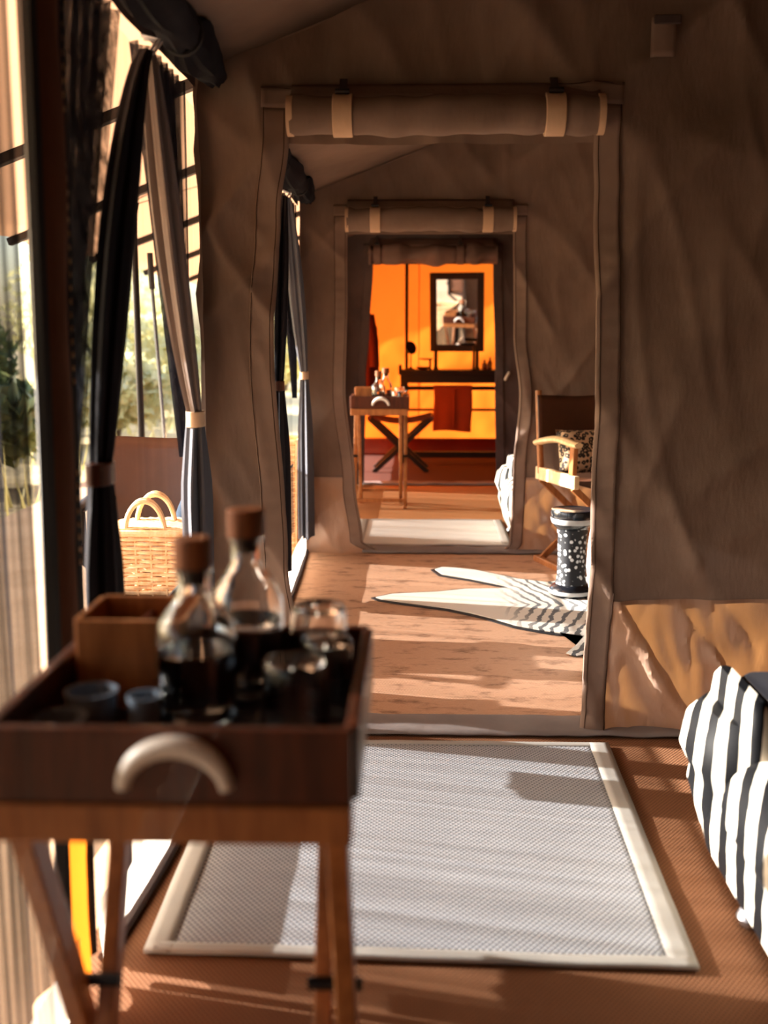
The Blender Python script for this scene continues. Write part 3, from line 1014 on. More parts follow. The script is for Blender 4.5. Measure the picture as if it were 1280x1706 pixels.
import sys
def hide():
    c = Vector((0.45, 4.75, 0))
    top = [(-0.18, 4.90), (-0.10, 4.97), (0.02, 5.00), (0.12, 5.02), (0.26, 5.08), (0.43, 5.10),
           (0.485, 5.12), (0.405, 5.20), (0.30, 5.29), (0.15, 5.40), (0.115, 5.52), (0.155, 5.575), (0.22, 5.56), (0.335, 5.51), (0.44, 5.41), (0.54, 5.31), (0.68, 5.24), (0.84, 5.30), (0.98, 5.46), (1.08, 5.50), (1.09, 5.40), (1.03, 5.25),
           (1.14, 5.08), (1.30, 4.98), (1.46, 5.0), (1.52, 4.86), (1.46, 4.74), (1.30, 4.70), (1.14, 4.60), (1.04, 4.42), (1.10, 4.22), (1.06, 4.10), (0.96, 4.12), (0.86, 4.30), (0.76, 4.32),
           (0.71, 4.26), (0.66, 4.14), (0.60, 4.02), (0.64, 3.98), (0.70, 4.02), (0.745, 4.12), (0.745, 4.2), (0.72, 4.30), (0.62, 4.31), (0.55, 4.34), (0.45, 4.42), (0.36, 4.52), (0.26, 4.62), (0.16, 4.70), (0.04, 4.76), (-0.08, 4.82), (-0.15, 4.86)]
    t = thing('zebra_hide', 'flat striped zebra skin rug with dark edging on the second room floor', 'rug', (c.x, c.y, 0.0))
    k_ = top.index((0.71, 4.26))
    body = top[:k_ + 1] + top[k_ + 8:]
    leg = top[k_:k_ + 9]
    def poly(pts, z, grow, nm, m):
        # offset outward
        n = len(pts)
        area = sum(pts[i][0] * pts[(i + 1) % n][1] - pts[(i + 1) % n][0] * pts[i][1] for i in range(n))
        sg = 1 if area > 0 else -1
        out = []
        for i in range(n):
            a, b, d = Vector(pts[i - 1]), Vector(pts[i]), Vector(pts[(i + 1) % n])
            e = ((b - a).normalized() + (d - b).normalized())
            e = e.normalized() if e.length > 1e-6 else Vector((1, 0))
            nrm = Vector((e.y, -e.x)) * sg
            jit = 0.006 * noise.noise(Vector((b.x * 30, b.y * 30, 0)))
            q = b + nrm * (grow + jit)
            out.append((q.x - c.x, q.y - c.y, z))
        bm = bmesh.new()
        vs = [bm.verts.new(p) for p in out]
        f = bm.faces.new(vs)
        bmesh.ops.triangulate(bm, faces=[f])
        r = bmesh.ops.extrude_face_region(bm, geom=bm.faces[:])
        for v in [g for g in r['geom'] if isinstance(g, bmesh.types.BMVert)]:
            v.co.z += 0.004
        me = bpy.data.meshes.new(nm)
        bm.to_mesh(me)
        bm.free()
        mb = MB()
        mb.add([tuple(v.co) for v in me.vertices], [tuple(p.vertices) for p in me.polygons])
        return obj(nm, mb, m, t)
    poly(top, 0.002, 0.020, 'felt_edging', 'black_cloth')
    nt = NT('zebra_fur')
    v = nt.coord()
    x, y, z = sep(nt, v)
    n1 = nt.noise(v, 7, 3)
    s = nt.math('ADD', nt.math('MULTIPLY', x, 1.5), nt.math('MULTIPLY', nt.math('ABSOLUTE', nt.math('ADD', y, -0.02)), 0.55))
    s = nt.math('ADD', s, nt.math('MULTIPLY', n1, 0.14))
    w = nt.math('SINE', nt.math('MULTIPLY', s, 2 * PI / 0.085))
    dens = nt.ramp(nt.math('ADD', x, nt.math('MULTIPLY', n1, 0.12)), [(-0.0, (0, 0, 0)), (0.16, (1, 1, 1))])
    n2 = nt.noise(v, 22, 2)
    thr = nt.math('ADD', nt.math('MULTIPLY', n2, 0.9), -0.05)
    f = nt.math('MULTIPLY', nt.math('GREATER_THAN', w, thr), dens)
    c_ = nt.mix(f, hexc(228, 220, 206), hexc(34, 32, 36))
    fur = nt.noise(nt.coord((40, 140, 1)), 4, 3)
    M['zfur'] = nt.done(nt.bsdf(c_, 0.75, nt.bump(fur, 0.2, 0.004), sheen=0.2))
    poly(body, 0.0065, -0.004, 'fur', 'zfur')
    poly(leg, 0.0066, -0.006, 'leg_fur', 'zfur')
hide()

# ---------------------------------------------------------------- butler's table with its tray
def butler_table(label, loc, rz):
    t = thing('folding_table', label, 'table', loc, rz)
    hw, hd, H = 0.205, 0.20, 0.73          # half width, half depth at the rails, height
    Wd = 'wood_mid'
    # outer frame: top at the front, foot at the back
    yo0, yo1 = -hd + 0.02, hd - 0.06
    yi0, yi1 = hd - 0.02, -hd + 0.06
    for sx in (-1, 1):
        obj('leg', MB().beam((sx * (hw - 0.02), yo0, H - 0.02), (sx * (hw - 0.02), yo1, 0), 0.026, 0.042, (1, 0, 0)), Wd, t, bevel=0.003)
        obj('leg', MB().beam((sx * (hw - 0.055), yi0, H - 0.02), (sx * (hw - 0.055), yi1, 0), 0.024, 0.040, (1, 0, 0)), Wd, t, bevel=0.003)
        obj('pivot_bolt', MB().tube([(sx * (hw + 0.0), 0, 0.37), (sx * (hw - 0.075), 0, 0.37)], 0.009, 8), 'metal_dark', t, smooth=True)
    for y in (-hd, hd - 0.0):
        obj('top_rail', MB().box(-hw, hw, y - 0.02, y + 0.02, H - 0.045, H), Wd, t, bevel=0.003)
    obj('stretcher', MB().beam((-hw + 0.03, yo1 - 0.012, 0.06), (hw - 0.03, yo1 - 0.012, 0.06), 0.022, 0.036, (0, 0, 1)), Wd, t, bevel=0.003)
    obj('stretcher', MB().beam((-hw + 0.06, yi1 + 0.012, 0.10), (hw - 0.06, yi1 + 0.012, 0.10), 0.022, 0.03, (0, 0, 1)), Wd, t, bevel=0.003)
    for sx in (-1, 1):
        obj('webbing_strap', MB().box(sx * 0.1 - 0.025, sx * 0.1 + 0.025, -hd, hd, H - 0.003, H + 0.001), 'webbing', t)
    return t

def serving_tray(label, loc, rz):
    t = thing('serving_tray', label, 'tray', loc, rz)
    hx, hy, hh = 0.205, 0.208, 0.088
    obj('base', MB().box(-hx + 0.01, hx - 0.01, -hy + 0.01, hy - 0.01, 0.0, 0.012), 'tray_lining', t)
    for s_ in (-1, 1):
        obj('side_board', MB().box(-hx, hx, s_ * hy - 0.008, s_ * hy + 0.008, 0, hh), 'wood_dark', t, bevel=0.003)
        obj('end_board', MB().box(s_ * hx - 0.008, s_ * hx + 0.008, -hy + 0.008, hy - 0.008, 0, hh), 'wood_dark', t, bevel=0.003)
        # horn handle arching on the outside of the board
        pts, rs = [], []
        for k in range(17):
            a = PI * (0.02 + 0.96 * k / 16)
            pts.append((0.01 - 0.058 * math.cos(a), s_ * (hy + 0.022), 0.022 + 0.052 * math.sin(a)))
            rs.append(0.0075 + 0.0055 * math.sin(a))
        hnd = obj('handle', MB().tube(pts, rs, 10), 'horn', t, smooth=True)
        for px in (-0.048, 0.068):
            obj('fixing_pin', MB().tube([(px, s_ * hy, 0.028), (px, s_ * (hy + 0.02), 0.028)], 0.005, 8), 'brass', hnd, smooth=True)
    return t

def glass_bottle(label, loc, r=0.053, h=0.205, stop=0.0245, fill=0.80):
    t = thing('glass_bottle', label, 'bottle', loc)
    w = 0.003
    zs, zn, nr = h * 0.60, h * 0.84, 0.0215
    outer = [(r * 0.9, 0), (r * 0.985, 0.005), (r, 0.015), (r, zs * 0.9), (r * 0.985, zs), (r * 0.90, zs + (zn - zs) * 0.3), (nr + (r - nr) * 0.30, zs + (zn - zs) * 0.72), (nr + 0.001, zn), (nr, zn + 0.008), (nr, h - 0.008), (nr + 0.003, h - 0.005), (nr + 0.003, h)]
    inner = [(nr - 0.003, h), (nr - 0.003, zn), (nr + (r - nr) * 0.30 - w, zs + (zn - zs) * 0.70), (r * 0.90 - w, zs + (zn - zs) * 0.28), (r * 0.98 - w, zs - 0.002), (r - w, zs * 0.88), (r - w, 0.012), (r * 0.85, 0.008), (0.0005, 0.008)]
    obj('bottle_glass', MB().lathe(outer + inner, 32), 'glass', t, smooth=True)
    obj('water', MB().lathe([(0.001, 0.0085), (r * 0.84, 0.0085), (r - w - 0.0004, 0.0135), (r - w - 0.0004, zs * fill), (0.001, zs * fill)], 32), 'water', t, smooth=True)
    obj('stopper', MB().lathe([(nr - 0.006, h - 0.02), (nr - 0.0045, h + 0.001), (stop, h + 0.002), (stop, h + 0.038), (stop - 0.003, h + 0.041), (0.001, h + 0.041)], 24), 'cork', t, smooth=True)
    return t

def tumbler(label, loc, r=0.040, h=0.10, group=None):
    t = thing('tumbler', label, 'glass', loc, group=group)
    # stands upside down: rim on the tray, foot on top
    prof = [(r, 0), (r * 0.99, h * 0.4), (r * 0.95, h * 0.8), (r * 0.92, h * 0.95), (r * 0.86, h), (0.002, h)]
    inn = [(0.002, h - 0.007), (r * 0.82, h - 0.008), (r * 0.95 - 0.0025, h * 0.8), (r * 0.99 - 0.0025, h * 0.4), (r - 0.002, 0)]
    obj('glass_body', MB().lathe(prof + inn, 28, cap=False), 'glass', t, smooth=True)
    rim = [((r - 0.001) * math.cos(2 * PI * k / 28), (r - 0.001) * math.sin(2 * PI * k / 28), 0.0012) for k in range(28)]
    obj('rim', MB().tube(rim, 0.0012, 5, closed=True), 'glass', t, smooth=True)
    return t

def ramekin(label, loc, r=0.034, h=0.05):
    o = obj('ramekin', MB().lathe([(r * 0.86, 0), (r * 0.96, 0.004), (r, h * 0.9), (r * 1.01, h), (r * 0.9, h), (r * 0.88, h * 0.3), (0.002, h * 0.22)], 26), 'slate', None, smooth=True)
    o.location = loc
    return tag(o, label, 'ramekin')

def tea_box(label, loc, rz=0.0):
    t = thing('tea_box', label, 'box', loc, rz)
    x, y, h = 0.072, 0.068, 0.125
    obj('base', MB().box(-x + .008, x - .008, -y + .008, y - .008, 0, 0.01), 'wood_dark', t)
    for s_ in (-1, 1):
        obj('board', MB().box(-x, x, s_ * y - 0.005, s_ * y + 0.005, 0, h), 'wood_mid', t, bevel=0.002)
        obj('end_board', MB().box(s_ * x - 0.005, s_ * x + 0.005, -y + 0.005, y - 0.005, 0, h), 'wood_mid', t, bevel=0.002)
    obj('divider', MB().box(-0.004, 0.004, -y + 0.005, y - 0.005, 0.01, h - 0.02), 'wood_dark', t)
    return t

TZ, TI = 0.731, 0.731 + 0.0125
tA = (-0.272, 1.315)
tabA = butler_table('foreground folding wooden tray table beside the netting', (tA[0], tA[1], 0), 0.0)
trayA = serving_tray('dark wooden serving tray with a horn handle on the foreground table', (tA[0] - 0.0, tA[1], TZ), 0.0)
botA1 = glass_bottle('front glass water bottle with wooden stopper on the foreground tray', (-0.285, 1.325, TI), r=0.053, h=0.208)
botA2 = glass_bottle('rear glass water bottle with wooden stopper, behind the front one on the foreground tray', (-0.236, 1.452, TI), r=0.051, h=0.225, stop=0.027)
gA = [tumbler('upturned tumbler nearest the handle side of the foreground tray', (-0.150, 1.27, TI), 0.043, 0.105),
      tumbler('upturned tall tumbler at the back right corner of the foreground tray', (-0.135, 1.46, TI), 0.042, 0.125),
      tumbler('upturned tumbler at the right rim of the foreground tray, between the other two', (-0.116, 1.365, TI), 0.037, 0.105)]
rA = [ramekin('small slate ramekin at the front left of the foreground tray', (-0.433, 1.215, TI), 0.034, 0.045),
      ramekin('slate ramekin standing behind the front left one on the foreground tray', (-0.417, 1.295, TI), 0.034, 0.052),
      ramekin('small slate ramekin half hidden behind the front water bottle on the foreground tray', (-0.345, 1.285, TI), 0.022, 0.05)]
boxA = tea_box('open wooden tea box in the back left corner of the foreground tray', (-0.386, 1.44, TI))
# the same set in the third room, turned round
tC = (-0.244, 7.70)
FAR = [(tabA, 'distant folding wooden tray table seen through the second doorway', PI),
       (trayA, 'wooden serving tray with a pale horn handle on the distant table', 0.0),
       (botA1, 'front glass water bottle on the distant tray', 0), (botA2, 'rear glass water bottle on the distant tray', 0),
       (gA[0], 'upturned tumbler at the front of the distant tray', 0), (gA[1], 'tall upturned tumbler at the back right of the distant tray', 0), (gA[2], 'upturned tumbler at the right rim of the distant tray', 0),
       (rA[0], 'front left slate ramekin on the distant tray', 0), (rA[1], 'second slate ramekin from the left on the distant tray', 0), (rA[2], 'small slate ramekin beside the bottle on the distant tray', 0),
       (boxA, 'wooden tea box in the back left corner of the distant tray', 0)]
for o, lab, rz in FAR:
    d = Vector(o.location) - Vector((tA[0], tA[1], 0))
    copy_tree(o, None, (tC[0] + d.x, tC[1] + d.y, d.z), rz, lab)

# ---------------------------------------------------------------- zebra armchairs
def zebra_armchair(label, loc):
    t = thing('zebra_armchair', label, 'armchair', loc)
    # local origin: floor under the near left corner of the base; +x into the room, +y away from the camera
    def L(rows):
        return MB().loft([rrect(x0, x1, y0, y1, z, r) for z, x0, x1, y0, y1, r in rows])
    obj('base', L([(0.045, 0.03, 0.68, -0.42, 0.30, .04), (0.06, 0.02, 0.69, -0.44, 0.32, .05), (0.16, 0.0, 0.72, -0.46, 0.36, .06), (0.22, 0.0, 0.72, -0.46, 0.36, .06), (0.24, 0.02, 0.70, -0.44, 0.34, .05)]), 'zebra', t, smooth=True)
    for sx, nm in ((0.075, 'arm'), (0.645, 'arm')):
        rings = []
        for k in range(25):
            y = lerp(-0.46, 0.10, k / 24)
            e = min(1.0, min(k, 24 - k) / 2.0)
            q = math.sqrt(max(0.05, 1 - (1 - e) ** 2))
            rings.append([(sx + 0.095 * q * math.cos(2 * PI * j / 24), y, 0.265 + 0.10 * q * math.sin(2 * PI * j / 24)) for j in range(24)])
        obj(nm, MB().loft(rings), 'zebra', t, smooth=True)
    obj('seat_cushion', L([(0.24, 0.16, 0.56, -0.44, 0.14, .05), (0.26, 0.15, 0.57, -0.46, 0.15, .06), (0.32, 0.15, 0.57, -0.46, 0.15, .06), (0.345, 0.18, 0.54, -0.43, 0.12, .06)]), 'black_cloth', t, smooth=True)
    # back: swells outwards below the top roll
    obj('backrest', L([(0.10, 0.015, 0.70, 0.16, 0.40, .08), (0.20, -0.015, 0.735, 0.13, 0.43, .10), (0.235, -0.01, 0.73, 0.12, 0.43, .10), (0.29, -0.035, 0.755, 0.10, 0.45, .11), (0.36, -0.02, 0.74, 0.11, 0.45, .11), (0.40, 0.01, 0.71, 0.14, 0.42, .10)]), 'zebra', t, smooth=True)
    obj('back_edge', L([(0.30, 0.05, 0.10, 0.08, 0.40, .022), (0.40, 0.045, 0.096, 0.08, 0.41, .024), (0.45, 0.05, 0.092, 0.095, 0.40, .02), (0.47, 0.06, 0.085, 0.12, 0.38, .012)]), 'zebra', t, smooth=True)
    obj('back_lining', L([(0.20, 0.085, 0.66, 0.06, 0.30, .03), (0.38, 0.085, 0.67, 0.07, 0.38, .04), (0.44, 0.088, 0.66, 0.085, 0.38, .045), (0.465, 0.10, 0.64, 0.115, 0.35, .045)]), 'black_cloth', t, smooth=True)
    for x in (0.05, 0.66):
        for y in (-0.36, 0.03):
            obj('castor', MB().lathe([(0.004, 0.0), (0.022, 0.006), (0.03, 0.025), (0.022, 0.044), (0.01, 0.05)], 16, (x, y, 0)), 'metal', t, smooth=True)
    return t
zA = zebra_armchair('black and white zebra striped armchair at the right edge of the nearest room', (0.675, 2.06, 0))
copy_tree(zA, None, (0.575, 6.58, 0), 0, 'zebra striped armchair half hidden behind the right edge of the second doorway')

# ---------------------------------------------------------------- director's chairs
def directors_chair(label, loc, rz, wood, seat_z=0.50, back_top=0.92, width=0.50, depth=0.42, sideboard=None, back_low=0.66):
    t = thing('directors_chair', label, 'chair', loc, rz)
    hw, hd = width / 2, depth / 2
    for s_ in (-1, 1):
        x = s_ * hw
        sb = MB().box(x - 0.016, x + 0.016, -hd - 0.02, hd + 0.02, seat_z - 0.035, seat_z + 0.035)
        obj('side_rail', sb, sideboard or wood, t, bevel=0.006)
        obj('back_post', MB().tube([(x, hd - 0.02, seat_z), (x, hd + 0.005, 0.68), (x * 1.0, hd + 0.035, back_top + 0.03)], 0.018, 10), wood, t, smooth=True)
        obj('arm_post', MB().beam((x, -hd + 0.03, seat_z + 0.02), (x, -hd + 0.02, 0.685), 0.028, 0.046, (1, 0, 0)), wood, t, bevel=0.005)
        pts = []
        for k in range(9):
            q = k / 8
            pts.append((x, lerp(hd + 0.03, -hd - 0.03, q), 0.665 + 0.04 * math.sin(PI * min(1, q * 1.15) * 0.75) ))
        obj('armrest', MB().tube(pts, [0.019] * 8 + [0.015], 10, flat=1.6), sideboard or wood, t, smooth=True)
        obj('foot_rail', MB().box(x - 0.016, x + 0.016, -hd - 0.02, hd + 0.02, 0.0, 0.035), wood, t, bevel=0.005)
        for y, o in ((-hd + 0.03, 0.018), (hd - 0.03, -0.018)):
            obj('leg', MB().beam((x, y + s_ * o * 0.6, seat_z - 0.03), (-x, y + s_ * o * 0.6, 0.02), 0.02, 0.036, (0, 1, 0)), wood, t, bevel=0.004)
    def fs(u, v):
        return (lerp(-hw, hw, u), lerp(-hd, hd, v), seat_z - 0.005 - 0.05 * math.sin(PI * u))
    obj('seat', MB().grid(fs, 12, 6), 'leather', t, smooth=True, thick=0.006)
    def fb(u, v):
        z = lerp(back_low, back_top, v)
        return (lerp(-hw - 0.015, hw + 0.015, u), hd + 0.005 + 0.03 * (z - 0.68) / 0.25 + 0.045 * math.sin(PI * u) - 0.02, z + 0.006 * math.cos(2 * PI * u))
    obj('backrest', MB().grid(fb, 16, 8), 'leather', t, smooth=True, thick=0.007)
    return t
rz = math.radians(19)
directors_chair('wooden folding chair with brown leather back and a leopard cushion, second room', (1.0, 5.66, 0), rz, 'wood_mid', sideboard='wood_sunlit')
cu = obj('cushion', cushion_mb(0.36, 0.25, 0.13), 'leopard', None, smooth=True)
cu.location = (0.945, 5.725, 0.625)
cu.rotation_euler = (math.radians(-14), 0, rz)
tag(cu, 'leopard print cushion on the wooden folding chair', 'cushion')

# ---------------------------------------------------------------- spool table, slipcovered armchair
sp = thing('drum_table', 'spool shaped black side table with white dotted shaft on the zebra skin', 'side table', (0.765, 4.98, 0.011))
obj('foot', MB().lathe([(0.10, 0), (0.108, 0.012), (0.105, 0.03), (0.085, 0.05), (0.07, 0.06)], 32), 'spool_black', sp, smooth=True)
obj('foot_rim', MB().lathe([(0.1085, 0.012), (0.1095, 0.02), (0.1065, 0.029), (0.1045, 0.029), (0.1045, 0.012)], 32, cap=False), 'spool_highlight', sp, smooth=True)
obj('shaft', MB().lathe([(0.076, 0.055), (0.069, 0.085), (0.067, 0.18), (0.069, 0.29), (0.076, 0.325)], 32), 'dots', sp, smooth=True)
obj('top', MB().lathe([(0.07, 0.32), (0.09, 0.338), (0.098, 0.352), (0.104, 0.372), (0.106, 0.41), (0.102, 0.418), (0.096, 0.414), (0.002, 0.408)], 32), 'spool_black', sp, smooth=True)
obj('top_highlight', MB().lathe([(0.0985, 0.352), (0.1045, 0.366), (0.1062, 0.378), (0.1045, 0.378), (0.098, 0.354)], 32, cap=False), 'spool_highlight', sp, smooth=True)

sf = thing('slipcovered_armchair', 'pale slipcovered armchair half hidden behind the right side of the nearest doorway', 'armchair', (0.625, 3.66, 0.012), math.radians(-11))
def L(rows):
    return MB().loft([rrect(x0, x1, y0, y1, z, r) for z, x0, x1, y0, y1, r in rows])
obj('skirt', L([(0.0, -0.012, 0.78, 0.0, 0.72, .03), (0.25, 0.0, 0.77, 0.01, 0.71, .03), (0.36, 0.0, 0.77, 0.01, 0.71, .03)]), 'slip_shaded', sf, smooth=True)
obj('arm', L([(0.34, 0.0, 0.17, 0.0, 0.72, .03), (0.42, -0.012, 0.18, -0.012, 0.72, .05), (0.50, -0.008, 0.175, -0.006, 0.72, .06), (0.53, 0.02, 0.15, 0.02, 0.70, .06)]), 'slip', sf, smooth=True)
obj('arm', L([(0.34, 0.60, 0.77, 0.0, 0.72, .03), (0.50, 0.60, 0.78, -0.01, 0.72, .06), (0.53, 0.62, 0.76, 0.02, 0.70, .06)]), 'slip', sf, smooth=True)
obj('seat_cushion', L([(0.36, 0.18, 0.60, 0.14, 0.70, .05), (0.46, 0.17, 0.61, 0.13, 0.71, .06), (0.48, 0.2, 0.58, 0.16, 0.68, .06)]), 'slip', sf, smooth=True)
obj('backrest', L([(0.34, 0.03, 0.74, 0.56, 0.74, .06), (0.60, 0.03, 0.74, 0.60, 0.78, .07), (0.66, 0.06, 0.71, 0.63, 0.76, .06)]), 'slip', sf, smooth=True)
cb = obj('cushion', cushion_mb(0.34, 0.22, 0.11), m_stripes('banded_cushion', hexc(226, 222, 212), hexc(34, 40, 52), period=0.16, kx=0.3, ky=0, kz=1.0, duty=0.6), None, smooth=True)
cb.location = (0.93, 4.02, 0.62)
cb.rotation_euler = (math.radians(-12), 0, math.radians(60))
tag(cb, 'white cushion with a dark band leaning on the slipcovered armchair', 'cushion')

# ---------------------------------------------------------------- veranda furniture
directors_chair('dark framed folding chair with a wide brown leather back out on the veranda', (-1.02, 4.20, -0.11), 0.0, 'wood_black', seat_z=0.52, back_top=0.93, width=0.56, back_low=0.52)
bt = thing('basket_stand', 'low dark wooden stand under the wicker basket on the veranda', 'stand', (-0.885, 3.56, -0.11))
obj('top', MB().box(-0.19, 0.18, -0.15, 0.15, 0.462, 0.482), 'wood_black', bt, bevel=0.003)
for x in (-0.095, 0.10):
    for y in (-0.12, 0.12):
        obj('leg', MB().box(x - 0.016, x + 0.016, y - 0.016, y + 0.016, 0, 0.462), 'wood_black', bt, bevel=0.002)
obj('brace', MB().tube([(-0.18, -0.1, 0.44), (0.10, 0.10, 0.36)], 0.011, 8), 'wood_black', bt, smooth=True)

def woven_box(mb, x0, x1, y0, y1, z0, z1, rows, r, taper=0.0, per=0.05):
    """rows of wicker strands weaving in and out of upright stakes"""
    for i in range(rows):
        z = lerp(z0, z1, (i + 0.5) / rows)
        g = taper * i / rows
        base = rrect(x0 - g, x1 + g, y0 - g, y1 + g, z, 0.03, 3)
        dense = []
        n = len(base)
        for a in range(n):
            p, q = Vector(base[a]), Vector(base[(a + 1) % n])
            k = max(1, int((q - p).length / 0.0125))
            for j in range(k):
                dense.append(p.lerp(q, j / k))
        c = Vector(((x0 + x1) / 2, (y0 + y1) / 2, z))
        out, dist = [], 0.0
        for j, p in enumerate(dense):
            if j:
                dist += (p - dense[j - 1]).length
            d = (p - c)
            d.z = 0
            nrm = d.normalized()
            if abs(d.x) / (x1 - x0) > abs(d.y) / (y1 - y0):
                nrm = Vector((math.copysign(1, d.x), 0, 0))
            else:
                nrm = Vector((0, math.copysign(1, d.y), 0))
            out.append(p + nrm * (0.0055 * math.sin(dist * PI / per + (PI if i % 2 else 0))))
        mb.tube(out, r, 5, closed=True)
    return mb

bk = thing('wicker_basket', 'pale wicker picnic basket with two arched handles on the veranda stand', 'basket', (-0.885, 3.56, 0.373))
obj('woven_body', woven_box(MB(), -0.15, 0.15, -0.10, 0.10, 0.006, 0.205, 13, 0.0066, 0.012), 'wicker', bk, smooth=True)
stk = MB()
for k in range(7):
    x = -0.15 + 0.05 * k
    for y in (-0.1, 0.1):
        stk.tube([(x, y, 0.0), (x * 1.06, y * 1.1, 0.215)], 0.004, 6)
for y in (-0.05, 0.0, 0.05):
    for x in (-0.15, 0.15):
        stk.tube([(x, y, 0.0), (x * 1.07, y * 1.1, 0.215)], 0.004, 6)
obj('stakes', stk, 'wicker', bk, smooth=True)
obj('floor_board', MB().box(-0.145, 0.145, -0.095, 0.095, 0.002, 0.012), 'wicker', bk)
rim = rrect(-0.163, 0.163, -0.113, 0.113, 0.218, 0.03, 4)
obj('rim', MB().tube(rim, 0.012, 8, closed=True), 'wicker', bk, smooth=True)
obj('lid', MB().grid(lambda u, v: (lerp(-0.155, 0.155, u), lerp(-0.105, 0.105, v), 0.226 + 0.008 * math.sin(PI * u) + 0.003 * math.sin(u * 60) * math.sin(v * 40)), 30, 20), 'wicker', bk, smooth=True, thick=0.006)
for y in (-0.085, 0.07):
    for off in (0.0, 0.007):
        pts = [(-0.02 + 0.068 * math.cos(PI * k / 16), y - 0.012 + off * 1.4, 0.20 + (0.125 + off) * math.sin(PI * k / 16) ** 0.85) for k in range(17)]
        if off == 0.0:
            h_ = obj('handle', MB().tube(pts, 0.009, 8), 'wicker', bk, smooth=True)
        else:
            obj('handle_wrap', MB().tube(pts, 0.006, 8), 'wicker', h_, smooth=True)
bg = thing('drawstring_bag', 'dark blue cloth bag slumped on the veranda chair behind the basket', 'bag', (-0.865, 4.08, 0.392))
rings = []
for i in range(12):
    q = i / 11
    r = 0.095 * math.sin(PI * (0.12 + 0.80 * q)) ** 0.7 * (1 - 0.35 * q)
    rings.append([(r * (1 + 0.14 * math.sin(5 * a + 3 * q)) * math.cos(a), 0.8 * r * (1 + 0.14 * math.sin(5 * a)) * math.sin(a), 0.0 + 0.26 * q) for a in [2 * PI * j / 30 for j in range(30)]])
obj('sack', MB().loft(rings), 'bag', bg, smooth=True)
obj('gathered_neck', MB().loft([[(0.03 * w * math.cos(a), 0.03 * w * math.sin(a), z) for a in [2 * PI * j / 20 for j in range(20)]] for z, w in ((0.255, 0.9), (0.27, 0.75), (0.30, 1.3), (0.33, 1.5))]), 'pinkcloth', bg, smooth=True)

hm = thing('wicker_hamper', 'tall wicker hamper outside the second room opening', 'hamper', (-0.90, 6.34, -0.11))
obj('woven_body', woven_box(MB(), -0.20, 0.20, -0.18, 0.18, 0.01, 0.72, 44, 0.009, 0.01, 0.045), 'wicker', hm, smooth=True)
st = MB()
for k in range(9):
    x = -0.2 + 0.05 * k
    for y in (-0.18, 0.18):
        st.tube([(x, y, 0.0), (x * 1.05, y * 1.06, 0.74)], 0.005, 6)
for k in range(1, 8):
    y = -0.18 + 0.045 * k
    for x in (-0.2, 0.2):
        st.tube([(x, y, 0.0), (x * 1.05, y * 1.06, 0.74)], 0.005, 6)
obj('stakes', st, 'wicker', hm, smooth=True)
obj('rim', MB().tube(rrect(-0.212, 0.212, -0.192, 0.192, 0.735, 0.04, 4), 0.014, 8, closed=True), 'wicker', hm, smooth=True)

# ---------------------------------------------------------------- bathroom
ws = thing('wash_stand', 'dark wooden wash stand with rails against the glowing orange canvas', 'wash stand', (0.35, 10.55, 0))
x0, x1 = -0.50, 0.62
obj('top', MB().box(x0, x1, -0.22, 0.22, 0.865, 0.91), 'wood_black', ws, bevel=0.004)
obj('apron', MB().box(x0 + 0.02, x1 - 0.02, -0.20, -0.175, 0.785, 0.865), 'wood_black', ws, bevel=0.003)
obj('apron', MB().box(x0 + 0.02, x1 - 0.02, 0.175, 0.20, 0.785, 0.865), 'wood_black', ws, bevel=0.003)
for x in (x0 + 0.05, x1 - 0.05):
    for y in (-0.17, 0.17):
        obj('leg', MB().box(x - 0.032, x + 0.032, y - 0.028, y + 0.028, 0, 0.866), 'wood_black', ws, bevel=0.004)
obj('towel_rail', MB().tube([(x0 + 0.05, -0.17, 0.735), (x1 - 0.05, -0.17, 0.735)], 0.020, 10), 'wood_black', ws, smooth=True)
obj('cross_rail', MB().tube([(x0 + 0.05, 0.17, 0.50), (x1 - 0.05, 0.17, 0.50)], 0.014, 8), 'wood_dark', ws, smooth=True)
obj('foot_rail', MB().box(x0 + 0.05, x1 - 0.05, -0.19, -0.14, 0.05, 0.11), 'wood_black', ws, bevel=0.004)
obj('splash_board', MB().box(x0, x0 + 0.03, -0.22, 0.22, 0.905, 0.955), 'wood_black', ws, bevel=0.003)
def ft(u, v):
    x = lerp(-0.155, 0.22, u)
    s = v * 2 - 1
    lim = 0.42 if s < 0 else 0.34
    dy = -0.026 if s < 0 else 0.026
    if abs(s) < 0.12:
        a = s / 0.12 * PI / 2
        return (x, -0.17 + 0.026 * math.sin(a), 0.735 + 0.026 * math.cos(a))
    q = (abs(s) - 0.12) / 0.88
    return (x + 0.006 * math.sin(q * 5), -0.17 + dy * (1 + 0.25 * q) + 0.006 * math.sin(u * 12) * q, 0.735 - q * lim + 0.008 * math.sin(u * 5) * q)
tw = thing('bath_towel', 'rust brown towel folded over the wash stand rail', 'towel', (0.35, 10.55, 0))
obj('cloth', MB().grid(ft, 24, 60), 'towel', tw, smooth=True, thick=0.007)
obj('fold_edge', MB().tube([(0.045, -0.207 - 0.001 * k, 0.72 - 0.04 * k) for k in range(10)], 0.006, 6), 'towel', tw, smooth=True)

